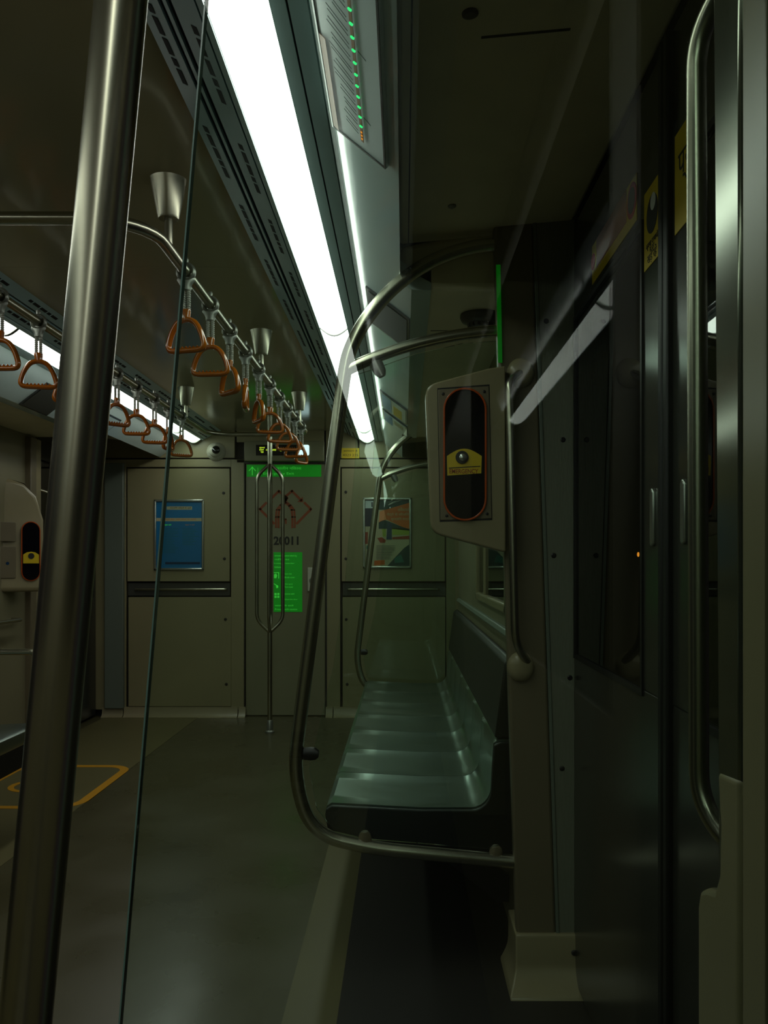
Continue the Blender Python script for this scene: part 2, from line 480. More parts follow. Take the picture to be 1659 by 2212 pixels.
# ---- side walls (window bays) and door recesses
def side_wall(X, side, inner):
    b = MB()
    out = .56
    near = inner[0]
    def wall_with_window(xi, ya, yb, wy0, wy1, wz0, wz1):
        b.box((X(xi), ya, 0), (X(out), yb, wz0)); b.box((X(xi), ya, wz1), (X(out), yb, Hz(.80)))
        b.box((X(xi), ya, wz0), (X(out), wy0, wz1)); b.box((X(xi), wy1, wz0), (X(out), yb, wz1))
    wall_with_window(near, Y0, .50, -1.55, .39, 1.0, 1.80)
    tag(b.build('wall_%s' % side, 'wall_grey'), 'side wall on the %s beside the viewpoint' % side, 'wall', kind='structure')
    b = MB()
    wall_with_window(XW if side == 'right' else XWL, 2.53, 5.30, 2.78, 3.92, 1.00, 1.72)
    o = b.build('wall_%s' % side, 'wall_grey')
    tag(o, 'lower side wall on the %s behind the bench with a window opening' % side, 'wall', kind='structure')
    b = MB()
    # behind the door leaves: pocket backs and the door head
    for (a, c) in ((.50, 2.50), (5.30, YE + .05)):
        b.box((X(.60), a, 0), (X(.62), c, .2)); b.box((X(.50), a, Hz(.76)), (X(.62), c, Hz(1.05)))
    o = b.build('wall_%s' % side, 'wall_grey')
    tag(o, 'wall head above and behind the doors on the %s' % side, 'wall', kind='structure')
side_wall(lambda x: x, 'right', (.225,)); side_wall(mx, 'left', (.34,))
def side_windows(X, side, inner, k):
    for i, (xi, wy0, wy1, wz0, wz1) in enumerate(((inner, -1.55, .39, 1.0, 1.80), (XW if side == 'right' else XWL, 2.78, 3.92, 1.00, 1.72))):
        b = MB()
        fw = .035
        for (a, c, d, e) in ((wy0, wy1, wz0, wz0 + fw), (wy0, wy1, wz1 - fw, wz1), (wy0, wy0 + fw, wz0, wz1), (wy1 - fw, wy1, wz0, wz1)):
            if i == 1: b.box((X(xi - .012), a, d), (X(xi + .05), c, e))
        if i == 1: b.box((X(xi - .006), (wy0 + wy1) / 2 + .22, wz0), (X(xi + .05), (wy0 + wy1) / 2 + .25, wz1))
        w0 = MB().box((X(xi + .004), wy0 - .0, wz0), (X(xi + .012), wy1, wz1)).build('window_%d' % (k + i), 'window_glass')
        tag(w0, 'dark night window pane in the %s wall, %s' % (side, 'nearest bay' if i == 0 else 'beside the middle bench'), 'window', kind='structure')
        LOC[w0.name] = w0.location.copy()
        if i == 1: b.build('window_frame', 'beige', w0, bevel=.008)
side_windows(lambda x: x, 'right', .225, 1); side_windows(mx, 'left', .34, 3)
# sill ledge on the right bay
b = MB(); b.prism([(.318, .935), (.345, .935), (.345, .955), (.328, .955)], 'y', 2.62, 5.2)
tag(b.build('trim_13', 'cover_grey', bevel=.006), 'bright ledge below the right-hand window behind the bench', 'ledge', kind='structure')
# rear wall behind the camera
b = MB(); b.box((mx(.6), Y0 - .05, 0), (.6, Y0, Hz(1.05)))
tag(b.build('wall_back', 'wall'), 'beige rear partition behind the viewpoint', 'wall', kind='structure')

# ---- end wall
b = MB()
b.box((mx(.6), YE + .05, 0), (.6, YE + .08, Hz(1.05)))
bk = tag(b.build('wall_end', 'seam'), 'end partition of the carriage with beige panels and a centre door', 'wall', kind='structure')
LOC[bk.name] = bk.location.copy()
def slab(rects, name, m, Y, t=.03, bev=.003, parent=bk):
    b = MB()
    for r in rects:
        x0, z1 = xz(r[0], r[1], Y); x1, z0 = xz(r[2], r[3], Y); b.box((x0, Y, z0), (x1, Y + t, z1))
    return b.build(name, m, parent, bevel=bev)
slab([(150, 992, 272, 1533), (499, 992, 527, 1533), (272, 992, 499, 1009), (272, 1529, 499, 1545), (706, 992, 735, 1533), (735, 992, 1030, 1009), (964, 1009, 1030, 1533), (735, 1530, 964, 1545)], 'surround', 'wall', YE)
slab([(275, 1012, 496, 1256)], 'upper_panel', 'wall', YE - .003)
slab([(277, 1290, 499, 1526)], 'lower_panel', 'wall', YE - .003)
slab([(738, 1012, 961, 1256)], 'upper_panel', 'wall', YE - .003)
slab([(740, 1290, 962, 1527)], 'lower_panel', 'wall', YE - .003)
slab([(276, 1259, 497, 1287)], 'rail_recess', 'dark_panel', YE + .02, .01)
slab([(740, 1259, 962, 1287)], 'rail_recess', 'dark_panel', YE + .02, .01)
slab([(150, 900, 507, 989), (511, 900, 700, 955), (704, 900, 772, 989), (776, 900, 1030, 989), (511, 992, 527, 1000)], 'top_panel', 'wall', YE)
slab([(225, 1000, 266, 1531)], 'corner_cover', 'cover_grey', YE - .04, .04, .006)
for (px, py) in ((483, 1065), (485, 1207), (487, 1338), (489, 1478), (747, 1063), (747, 1207), (748, 1338), (750, 1478)):
    b = MB(); p = at(px, py, YE - .003); b.lathe([(.011, 0), (.011, .003), (.007, .004)], p, (0, -1, 0), 12)
    b.box((p.x - .008, p.y - .0055, p.z - .002), (p.x + .008, p.y - .003, p.z + .002))
    b.build('panel_lock', 'black', bk)
for (x0, x1) in ((292, 488), (752, 948)):
    a = at(x0, 1273, YE - .005); c = at(x1, 1273, YE - .005)
    b = MB(); b.tube(fillet([a + Vector((0, .03, 0)), a, c, c + Vector((0, .03, 0))], .012), .009)
    g = b.build('grab_rail', 'steel', None, smooth=40)
    tag(g, 'slim steel grab rail recessed in the %s end panel' % ('left' if x0 < 500 else 'right'), 'grab rail')
# end door
b = MB(); x0, z1 = xz(531, 1002, YE + .03); x1, z0 = xz(703, 1549, YE + .03)
b.box((x0, YE + .02, 0.004), (x1, YE + .05, z1))
dr = tag(b.build('door_1', 'door_grey', bevel=.006), 'grey emergency door in the middle of the end wall', 'door', kind='structure')
LOC[dr.name] = dr.location.copy()
b = MB(); b.box((x0 - .02, YE + .004, z1), (x1 + .02, YE + .05, z1 + .02)); b.box((x0 - .02, YE + .004, 0), (x0 - .004, YE + .05, z1)); b.box((x1 + .004, YE + .004, 0), (x1 + .02, YE + .05, z1))
b.build('door_frame', 'black', dr)
YD = YE + .019
# lock box on the end door
lb = thing('door_lock', 'pale rectangular lock box with round cover on the end door', 'lock', at(675, 1250, YD))
b = MB(); a = xz(665, 1277, YD); c = xz(686, 1226, YD); b.box((a[0], YD - .02, a[1]), (c[0], YD, c[1])); b.build('lock_body', 'dome_white', lb, bevel=.004)
b = MB(); b.lathe([(.028, 0), (.028, .004), (.02, .007)], at(676, 1254, YD - .02), (0, -1, 0), 20); b.build('round_cover', 'satin', lb, smooth=35)
# baseboards
for nm, rs in (('baseboard_left', ((222, 267), (269, 514), (516, 531))), ('baseboard_right', ((704, 719), (721, 905), (907, 1000)))):
    b = MB()
    for (p0, p1) in rs:
        xa = xz(p0, 0, YE)[0]; xb = xz(p1, 0, YE)[0]
        b.prism([(YE - .05, 0), (YE, 0), (YE, .075), (YE - .012, .075), (YE - .016, .03), (YE - .028, .012)], 'x', xa, xb)
    tag(b.build(nm, 'beige', smooth=30), 'cream coved skirting under the %s end panel' % nm.split('_')[1], 'skirting', kind='structure')

# ================================================================== ceiling lights
def light_unit(X, side, ya, yb, label):
    t = thing('ceiling_light', label, 'ceiling light', (X(-.276), (ya + yb) / 2, Hz(.93)), 'ceiling lights of the %s row' % side)
    secs = []
    n = 10; k = 7
    for i in range(k):                       # near end, rounded
        pass
    def section(y, sc, e):
        pts = []
        for j in range(n + 1):
            u = j / n
            pts.append((X(-.331 + .110 * u), y, Hz(.930 - .027 * sc * math.sin(PI * u))))
        pts.append((X(-.221), y, Hz(.936))); pts.append((X(-.331), y, Hz(.936)))
        return pts
    ys = [(ya, .2), (ya + .008, .7), (ya + .02, 1), (yb - .02, 1), (yb - .008, .7), (yb, .2)]
    b = MB(); b.loft([section(y, s_, 0) for y, s_ in ys]); b.build('diffuser', 'lamp', t, smooth=50)
    for y in (ya - .006, yb):
        b = MB()
        b.loft([[(X(-.332 + .112 * j / 8), yy, Hz(.929 - .030 * math.sin(PI * j / 8))) for j in range(9)] + [(X(-.220), yy, Hz(.937)), (X(-.332), yy, Hz(.937))] for yy in (y, y + .006)])
        b.build('end_cap', 'satin', t)
segs = [(-4.29, -1.74), (-1.72, .82), (.84, 3.39), (3.41, 5.96), (5.98, 6.45)]
names_r = ['lit ceiling strip of the right row, rearmost behind the viewpoint', 'lit ceiling strip of the right row, behind the near glass screen', 'long lit ceiling strip of the right row, the one at the top of the view',
           'lit ceiling strip of the right row beyond the curved pole joint', 'shortest lit strip of the right row, touching the end wall']
names_l = ['lit ceiling strip of the left row, rearmost behind the viewpoint', 'lit ceiling strip of the left row behind the viewpoint', 'lit strip of the left row at the left edge, above the nearest left straps',
           'lit strip of the left row behind the orange straps', 'shortest lit strip of the left row by the camera dome']
for (a, c), n1, n2 in zip(segs, names_r, names_l):
    light_unit(lambda x: x, 'right', a, c, n1)
    if c > 1: light_unit(mx, 'left', a, c, n2)
    else: light_unit(mx, 'left', a, c, n2)

# ================================================================== cove panels (route map and advert frames)
def cove_plane(X, y, x, lift=.003):
    h = cove_h(x); return (X(x), y, Hz(h - lift))
def cove_quad(b, X, xa, xb, ya, yb, lift, th=.0015, skew=0.0):
    """a flat sheet lying on the cove between x=xa..xb and y=ya..yb"""
    d = Vector((xb - xa, cove_h(xb) - cove_h(xa))).normalized(); n = Vector((-d.y, d.x)) * -1
    if n.y > 0: n = -n
    pts = []
    for (l) in (lift, lift - th):
        for (x, y) in ((xa, ya), (xb, ya + skew), (xb, yb + skew), (xa, yb)):
            pts.append((X(x + n.x * l), y, Hz(cove_h(x) + n.y * l)))
    b.add(pts, [(0, 1, 2, 3), (7, 6, 5, 4), (0, 4, 5, 1), (1, 5, 6, 2), (2, 6, 7, 3), (3, 7, 4, 0)])
RX = lambda x: x
t = thing('route_map', 'lit route map panel with a row of green dots over the right doorway', 'route map', (-.09, 1.2, Hz(.86)))
b = MB(); cove_quad(b, RX, -.139, -.030, .62, 1.755, .009, .008); b.build('panel', 'route', t)
b = MB(); cove_quad(b, RX, -.139, -.136, .62, 1.755, .011, .003); cove_quad(b, RX, -.034, -.031, .62, 1.755, .011, .003); cove_quad(b, RX, -.139, -.031, 1.749, 1.755, .011, .003); b.build('panel_edge', 'cove_frame', t)
b = MB(); cove_quad(b, RX, -.135, -.125, 1.44, 1.745, .0105, .001); b.build('colour_band', 'stripe', t)
b = MB(); cove_quad(b, RX, -.0785, -.0735, .66, 1.710, .0105, .001); b.build('line_stripe', 'stripe', t)
b = MB()
yy = .70; i = 0
while yy < 1.70:
    L = random.uniform(.022, .036)
    for k in range(2):
        y = yy + k * .012
        cove_quad(b, RX, -.082 - L * random.uniform(.9, 1.1), -.083, y - .030 * L / .03, y - .0285 * L / .03, .0105, .0006, skew=.030 * L / .03)
    if i % 6 == 2: cove_quad(b, RX, -.069, -.056, yy, yy + .0018, .0105, .0006, skew=.012)
    yy += .0348; i += 1
b.build('station_names', 'ink', t)
yy = 1.648
for k in range(14):
    b = MB(); x = -.076
    d = Vector((-.56, -.83)); h = cove_h(x)
    b.lathe([(.0040, -.001), (.0040, .0008), (.0018, .0016)], (x - .0061, yy, Hz(h - .0088)), (-.56, 0, -.83), 10)
    b.build('station_light', 'led_green', t)
    yy -= .0349
for k in range(3):
    b = MB(); cove_quad(b, RX, -.0775, -.0745, 1.668 + k * .013, 1.674 + k * .013, .0112, .0008); b.build('line_light', 'led_amber', t)

def ad_frame(X, ya, yb, label, prints, group=None, frame='cove_frame'):
    t = thing('framed_advert', label, 'advert panel', (X(-.04), (ya + yb) / 2, Hz(.84)), group)
    b = MB(); cove_quad(b, X, -.118, .021, ya, yb, .007, .006); b.build('backing', frame, t)
    b = MB(); mats = []
    for (xa, xb, u0, u1, m) in prints:
        if m not in mats: mats.append(m)
        b.mi(mats.index(m)); cove_quad(b, X, xa, xb, ya + (yb - ya) * u0, ya + (yb - ya) * u1, .0085 + .0004 * len(mats), .001)
    b.build('print', mats, t)
ad_frame(RX, 2.72, 3.12, 'dark framed panel on the right cove above the curved pole', [(-.110, .015, .04, .94, 'dark_panel')])
ad_frame(RX, 4.35, 4.80, 'advert panel with yellow print on the right cove past the pole joint', [(-.110, .015, .04, .94, 'cove'), (-.05, -.005, .3, .9, 'yellow'), (-.108, -.06, .1, .9, 'blue')])
ad_frame(RX, 4.88, 5.22, 'blue advert panel at the far end of the right cove', [(-.110, .015, .04, .96, 'cove'), (-.108, -.06, .1, .96, 'blue'), (-.05, .0, .2, .6, 'cream')])
ad_frame(mx, 4.18, 4.50, 'dark square panel on the left cove behind the nearest left straps', [(-.110, .015, .04, .96, 'dark_panel')])
ad_frame(mx, 4.95, 5.28, 'pale advert panel with faint print at the far end of the left cove', [(-.110, .015, .04, .96, 'cove'), (-.09, -.02, .2, .5, 'wall_grey')])
ad_frame(mx, 2.72, 3.12, 'dark panel on the left cove outside the left edge of the view', [(-.110, .015, .04, .96, 'dark_panel')])
# smoke detector on the soffit
t = thing('smoke_detector', 'round ribbed smoke detector under the right soffit beside the pillar', 'detector', (.24, 2.68, Hz(.775)))
b = MB(); b.lathe([(.062, .002), (.064, -.010), (.058, -.022), (.040, -.030), (.038, -.042), (.020, -.048)], (.24, 2.68, Hz(.775)), n=28); b.build('body', 'dark_panel', t, smooth=40)
b = MB()
for k in range(14):
    a = 2 * PI * k / 14; b.box((.24 + .036 * math.cos(a) - .004, 2.68 + .036 * math.sin(a) - .004, Hz(.775) - .041), (.24 + .036 * math.cos(a) + .004, 2.68 + .036 * math.sin(a) + .004, Hz(.775) - .029))
b.build('vents', 'black', t)

# ================================================================== strap rails
ZR = Hz(.82); XR = -.615; XL = mx(-.615)
YN, YF = 2.04, 5.48
t = thing('strap_rail', 'steel ceiling rail loop carrying the orange hand straps', 'strap rail', (XC, (YN + YF) / 2, ZR))
def loop(xa, xb, ya, yb, r, n=8):
    out = []
    for cx, cy, a0 in ((xb - r, yb - r, 0), (xa + r, yb - r, PI / 2), (xa + r, ya + r, PI), (xb - r, ya + r, 3 * PI / 2)):
        for k in range(n + 1):
            a = a0 + PI / 2 * k / n; out.append((cx + r * math.cos(a), cy + r * math.sin(a), ZR))
    return out
b = MB(); b.tube(loop(XL, XR, YN, YF, .15), .0155, 16, closed=True); b.build('rail', 'steel', t, smooth=60)
for X in (XR, XL):
    for y in ((2.24, 3.70, 5.05) if X == XR else (2.24, 3.56, 4.90)):
        b = MB(); b.lathe([(.011, .012), (.011, .085)], (X, y, ZR), n=14); b.build('stem', 'steel', t, smooth=40)
        b = MB(); b.lathe([(.026, .078), (.028, .083), (.046, .172), (.048, .180)], (X, y, ZR), n=24); b.build('ceiling_cone', 'steel', t, smooth=40)

def make_strap(label, group):
    r = thing('hand_strap', label, 'hand strap', (0, 0, 0), group)
    b = MB()
    ring = [(0.0225 * math.cos(2 * PI * k / 20), 0, .0225 * math.sin(2 * PI * k / 20)) for k in range(20)]
    b.tube(ring, .006, 10, closed=True, r2=.010)
    def sec(z, hx, hy, n=12): return [(hx * math.cos(2 * PI * k / n), hy * math.sin(2 * PI * k / n), z) for k in range(n)]
    b.loft([sec(-.016, .024, .009), sec(-.022, .026, .009), sec(-.032, .020, .010), sec(-.040, .0155, .010), sec(-.050, .015, .010)])
    b.loft([sec(.018, .004, .008), sec(.034, .008, .008), sec(.040, .006, .007)])
    b.build('clamp', 'satin', r, smooth=45)
    for sx in (-.0075, .0075):
        b = MB(); prof = []
        z = -.048
        for k in range(11):
            prof += [(.0042, z), (.0062, z - .0018), (.0062, z - .0044), (.0042, z - .0062)]; z -= .0064
        b.lathe(prof, (sx, 0, 0), n=10); b.build('rope', 'rope', r, smooth=45)
    b = MB()
    pts = [(0, -.134), (.026, -.142), (.044, -.166), (.055, -.196), (.056, -.212), (.044, -.221), (0, -.222), (-.044, -.221), (-.056, -.212), (-.055, -.196), (-.044, -.166), (-.026, -.142)]
    b.tube([(p.x, 0, p.z) for p in catmull([Vector((x, 0, z)) for x, z in pts], 4, True)], .0080, 10, closed=True, r2=.0102)
    def sec2(z, hx, hy, n=12): return [(hx * math.cos(2 * PI * k / n), hy * math.sin(2 * PI * k / n), z) for k in range(n)]
    b.loft([sec2(-.106, .0135, .009), sec2(-.112, .0145, .010), sec2(-.126, .013, .010), sec2(-.138, .016, .009)])
    for k in range(7):
        x = -.036 + .012 * k; b.lathe([(.001, -.0005), (.0045, .002), (.001, .0055)], (x, 0, -.2145), n=8)
    b.build('handle', 'orange', r, smooth=50)
    return r
def copy_tree(o, parent=None):
    c = o.copy(); C.objects.link(c)
    if parent is not None: c.parent = parent
    for ch in o.children: copy_tree(ch, c)
    return c
ordw = ['nearest', 'second', 'third', 'fourth', 'fifth', 'sixth', 'seventh', 'eighth', 'ninth', 'tenth']
GR = 'hand straps on the right-hand rail'; GL = 'hand straps on the left-hand rail'
proto = make_strap('orange hand strap, nearest on the right-hand rail, its handle turned broadside', GR)
yaw_r = [-18, -8, -48, -84, -60, 8, 18, 12, -10, 62]
how_r = ['handle turned broadside behind the glass edge', 'broad handle just right of the glass edge', 'handle half turned', 'handle seen edge-on', 'narrow handle half turned by the second ceiling cone',
         'broad handle past the narrow one', 'broad handle overlapping its neighbours', 'broad handle in the overlapping bunch', 'broad handle low in the bunch', 'handle half turned, furthest along the rail']
for i in range(10):
    o = proto if i == 0 else copy_tree(proto)
    o.location = (XR, 2.42 + .3035 * i, ZR)
    o['label'] = ('orange strap %s along the right rail, %s' % (ordw[i], how_r[i])) if i else 'orange hand strap nearest on the right rail, %s' % how_r[0]
    for ch in o.children:
        if ch.name.startswith('handle'): ch.rotation_euler = (0, 0, math.radians(yaw_r[i]))
yl = [2.64, 2.92, 3.20, 3.72, 3.99, 4.28, 4.53, 4.80]
yaw_l = [0, 12, 30, 48, 8, 14, 80, 28]
how_l = ['cut by the left edge of the view', 'broad handle over the dark cove panel', 'half hidden by the big pole', 'narrow handle just right of the big pole', 'broad handle in front of the pale advert panel',
         'broad handle with bright beads', 'handle seen edge-on beside the glass edge', 'furthest one, right of the glass edge']
for i in range(8):
    o = copy_tree(proto); o.location = (XL, yl[i], ZR); o['group'] = GL
    o['label'] = 'orange hand strap on the left rail, %s' % how_l[i]
    for ch in o.children:
        if ch.name.startswith('handle'): ch.rotation_euler = (0, 0, math.radians(yaw_l[i]))

# ================================================================== branched centre pole
YP = 5.88; PX = xz(583, 1300, YP)[0]
t = thing('grab_pole', 'steel centre pole splitting into four branches in front of the end door', 'grab pole', (PX, YP, 0))
zb, zt = xz(0, 1366, YP)[1], xz(0, 1002, YP)[1]
b = MB(); b.tube([(PX, YP, .015), (PX, YP, zb + .01)], .017, 16); b.build('lower_pole', 'steel', t, smooth=40)
b = MB(); b.tube([(PX, YP, zt - .01), (PX, YP, Hz(1.0))], .017, 16); b.build('upper_pole', 'steel', t, smooth=40)
for a in (8, 95, 188, 275):
    dx, dy = .088 * math.cos(math.radians(a)), .088 * math.sin(math.radians(a))
    b = MB(); b.tube(fillet([(PX, YP, zb), (PX + dx, YP + dy, zb + .085), (PX + dx, YP + dy, zt - .085), (PX, YP, zt)], .05), .0125, 12)
    b.build('branch', 'steel', t, smooth=50)
b = MB(); b.lathe([(.032, 0), (.032, .012), (.022, .02), (.0215, .085), (.018, .09)], (PX, YP, 0), n=20); b.build('floor_flange', 'satin', t, smooth=40)

# ================================================================== glass draught screens
YW = 2.385
def Q(px, py): return at(px, py, YW)
def screen(Yb, label, group):
    off = Vector((0, Yb - YW, 0))
    q = lambda px, py: Q(px, py) + off
    t = thing('glass_screen', label, 'glass screen', (-.1, Yb, 0), group)
    b = MB()
    path = catmull([q(1108, 526), q(1020, 535), q(930, 566), q(850, 622), q(790, 692), q(755, 760), q(742, 820)], 6) + \
        fillet([q(738, 850), q(655, 1500), q(634, 1670), q(672, 1800), q(800, 1832), q(1118, 1862)], [.25, .12, .14, .1], 10)
    b.tube(path, .0195, 18); b.build('pole', 'steel', t, smooth=50)
    b = MB(); b.tube(catmull([q(748, 800), q(800, 776), q(880, 748), q(970, 727), q(1050, 716), q(1108, 714)], 6), .0165, 16); b.build('arm', 'steel', t, smooth=50)
    b = MB()
    pts = [(762, 812), (800, 800), (900, 764), (1000, 742), (1100, 735), (1112, 1838), (790, 1812), (722, 1796), (684, 1745), (668, 1660), (720, 1440), (746, 1253), (769, 972)]
    b.prism([tuple((q(px, py).x, q(px, py).z)) for px, py in pts], 'y', Yb - .004, Yb + .004)
    b.build('glass_panel', 'glass', t)
    for (px, py, qx, qy) in ((806, 772, 822, 805), (656, 1628, 682, 1628), (790, 1826, 788, 1802), (1072, 1852, 1071, 1832)):
        b = MB(); a = q(px, py); c = q(qx, qy); d = (c - a)
        prof = [(a, .017), (a + d * .6, .019), (c, .017), (c + d * .25, .010)]
        b.tube([p for p, _ in prof], [r for _, r in prof], 14, r2=.013); b.build('glass_clamp', 'satin' if py < 900 else ('black' if px < 700 else 'beige_dark'), t, smooth=50)
    return t
s1 = screen(YW, 'glass screen with curved steel frame at the near end of the steel bench', 'curved glass screens')
def copy_thing(r, loc, label):
    c = copy_tree(r); c.location = loc; c['label'] = label; return c
copy_thing(s1, (-.085, 5.28, -.02), 'smaller looking curved glass screen at the far end of the steel bench')

# near screen: its straight leg and its glass stand right in front of the viewpoint
YN_ = .66
t = thing('glass_screen', 'nearest glass screen with a thick leaning steel pole at the left', 'glass screen', (-.1, YN_, 0), 'curved glass screens')
pa = at(262, 0, YN_); pb = at(55, 2212, YN_); d = (pb - pa)
top = pa - d * .20; bot = pb + d * .30
b = MB(); b.tube(fillet([top + Vector((.25, 0, .22)), top + Vector((.06, 0, .13)), top, bot, bot + Vector((.10, 0, -.12)), bot + Vector((.50, 0, -.15))], [.1, .12, .1, .12], 10), .0197, 28)
b.build('pole', 'steel', t, smooth=50)
ga = at(448, 0, YN_); gb = at(262, 2212, YN_); d = gb - ga
ga2 = ga - d * .25; gb2 = gb + d * .22
b = MB(); b.prism([(ga2.x, ga2.z), (gb2.x, gb2.z), (gb2.x + .05, gb2.z - .06), (.29, gb2.z - .08), (.29, ga2.z + .1), (.02, ga2.z + .07)], 'y', YN_ - .004, YN_ + .004)
b.build('glass_panel', 'glass', t)
b = MB(); nrm = Vector((1, 0, 0)) * .0012
b.prism([(ga2.x - .0012, ga2.z), (gb2.x - .0012, gb2.z), (gb2.x, gb2.z), (ga2.x, ga2.z)], 'y', YN_ - .004, YN_ + .004); b.build('glass_rim', 'glass_edge', t)
for zz, k in ((.62, .0), (1.78, .0)):
    f_ = (pa.z - zz) / (pa.z - pb.z); xp = pa.x + (pb.x - pa.x) * f_; f2 = (ga.z - zz) / (ga.z - gb.z); xg = ga.x + (gb.x - ga.x) * f2
    b = MB(); b.tube([(xp, YN_, zz), (xp + .03, YN_, zz), (xg + .012, YN_, zz), (xg + .02, YN_, zz)], [.013, .017, .017, .008], 14, r2=.013); b.build('glass_clamp', 'satin', t, smooth=50)

# ================================================================== door pillars
YPL = 2.36
t = thing('door_pillar', 'beige and ribbed grey door pillar on a flared foot, right of the bench', 'door pillar', (.36, YPL, 0))
def pl(px, py): return xz(px, py, YPL)
b = MB(); b.prism([pl(1066, 462), pl(1150, 462), pl(1203, 2070), pl(1118, 2070)], 'y', YPL, YPL + .045); b.build('beige_face', 'beige_dark', t, bevel=.008)
b = MB(); b.prism([pl(1158, 462), pl(1241, 462), pl(1281, 2070), pl(1210, 2070)], 'y', YPL + .002, YPL + .14); b.build('ribbed_face', 'ribbed', t)
b = MB()
for k in range(1, 24):
    u = k / 24
    xa = 1158 + (1241 - 1158) * u; xb = 1210 + (1281 - 1210) * u
    b.prism([pl(xa - 1, 470), pl(xa + .6, 470), pl(xb + .6, 2060), pl(xb - 1, 2060)], 'y', YPL + .0005, YPL + .003)
b.build('ribs', 'ribbed', t)
b = MB(); b.prism([pl(1150, 462), pl(1158, 462), pl(1210, 2070), pl(1203, 2070)], 'y', YPL - .003, YPL + .1); b.build('edge_strip', 'cover_grey', t, bevel=.002)
b = MB(); b.prism([pl(1060, 455), pl(1250, 455), pl(1250, 474), pl(1060, 474)], 'y', YPL - .02, YPL + .14); b.build('cap', 'dark_panel', t, bevel=.004)
for (px, py) in ((1180, 694), (1216, 950), (1196, 1200), (1231, 1464), (1214, 1660), (1246, 1873)):
    b = MB(); b.lathe([(.0075, 0), (.0075, .0015), (.005, .003)], at(px, py, YPL + .002), (0, -1, 0), 12); b.build('bolt', 'black', t)
# flared foot
def foot_sec(z, fl, fr):
    xa, xb = .311 - fl, .497 + fl * .3
    return [(xa, YPL - .012 - fr, z), (xb, YPL - .012 - fr, z), (xb, YPL + .16, z), (xa, YPL + .16, z)]
b = MB(); b.loft([foot_sec(.150, .004, .0), foot_sec(.140, .004, .004), foot_sec(.075, .004, .006), foot_sec(.055, .006, .010), foot_sec(.038, .012, .024), foot_sec(.022, .020, .046), foot_sec(.012, .026, .066), foot_sec(.0, .027, .072)])
b.build('foot_cover', 'beige', t, smooth=50, bevel=.004)
for (px, py) in ((1240, 2058), (1241, 2124)):
    b = MB(); b.lathe([(.008, 0), (.008, .002), (.005, .004)], at(px, py, YPL - .02), (0, -1, 0), 12); b.build('bolt', 'black', t)
# green glow strip on the pillar edge
b = MB(); b.prism([(pl(1071, 575)[0], pl(1071, 575)[1]), pl(1080, 575), pl(1084, 785), pl(1075, 785)], 'y', YPL - .012, YPL - .006)
tag(b.build('edge_sticker', 'green_dim'), 'thin glowing green strip on the edge of the right door pillar', 'sticker')

# emergency intercom housing
t = thing('emergency_intercom', 'beige emergency intercom housing with black oblong window beside the grab handle', 'intercom', at(1000, 1190, YPL - .03))
YH = YPL - .045
def ph(px, py): return xz(px, py, YH)
out = fillet([Vector((*ph(1092, 790), 0)), Vector((*ph(1060, 794), 0)), Vector((*ph(918, 832), 0)), Vector((*ph(931, 1150), 0)), Vector((*ph(1085, 1192), 0)), Vector((*ph(1093, 1192), 0))], [.02, .035, .03, .02], 6)
b = MB(); b.prism([(p.x, p.y) for p in out], 'y', YH, YPL + .004); b.build('housing', 'beige', t, bevel=.014, segs=4)
pp = [ph(946, 842), ph(1056, 834), ph(1062, 1120), ph(951, 1124)]
b = MB(); b.prism(pp, 'y', YH - .002, YH + .004); b.build('face_plate', 'beige_dark', t, bevel=.0015)
b = MB(); q4 = [Vector((*p, 0)) for p in pp]; cc = sum(q4, Vector()) / 4
b.prism([tuple((cc + (q - cc) * 1.025).xy) for q in q4], 'y', YH - .0006, YH + .003); b.build('plate_gap', 'seam', t)
c0 = ph(1004, 982)
b = MB(); o1 = stadium(c0[0], c0[1], .0585, .1795, 14); o2 = stadium(c0[0], c0[1], .0535, .1745, 14)
n = len(o1)
vs = [(x, YH - .010, z) for x, z in o1] + [(x, YH - .010, z) for x, z in o2] + [(x, YH, z) for x, z in o1] + [(x, YH, z) for x, z in o2]
fs = []
for i in range(n):
    j = (i + 1) % n
    fs += [(i, j, j + n, i + n), (i, i + 2 * n, j + 2 * n, j), (i + n, j + n, j + 3 * n, i + 3 * n)]
b.add(vs, fs); b.build('rim', 'amber_rim', t, bevel=.001, label='orange plastic rim')
b = MB(); b.prism(o2, 'y', YH - .006, YH); b.build('window', 'screen', t, bevel=.001)
lab = [ph(965, 1028), ph(1040, 1024), ph(1040, 985)]
arch = [ph(965 + 75 * u, 986 - 16 * math.sin(PI * u)) for u in [k / 10 for k in range(11)]]
b = MB(); b.prism([ph(966, 1028), ph(1039, 1023)] + arch[::-1], 'y', YH - .0085, YH - .006); lb = b.build('label_plate', 'yellow', t, label='yellow label plate')
b = MB(); b.prism([ph(969, 1011), ph(1037, 1007), ph(1037, 1009), ph(969, 1013)], 'y', YH - .009, YH - .0085); b.build('line', 'ink', lb)
text('lettering', 'EMERGENCY', 'brown_print', lb, face_cam(at(1002, 1018, YH - .0087)), width=.078, height=.0125, bold=.02)
b = MB(); p = at(998, 988, YH - .0085); b.lathe([(.0175, 0), (.0175, .003), (.0165, .004)], p, (0, -1, 0), 24); b.build('button_ring', 'ink', t, smooth=40)
b = MB(); b.lathe([(.011, 0), (.010, .006), (.007, .008)], p + Vector((.002, -.003, -.001)), (0, -1, 0), 20); b.build('button', 'alu', t, smooth=40)
for (px, py) in ((957, 851), (1046, 846), (965, 1114), (1052, 1110)):
    b = MB(); b.lathe([(.0042, 0), (.0042, .0015), (.002, .0022)], at(px, py, YH - .002), (0, -1, 0), 10); b.build('screw', 'black', t)

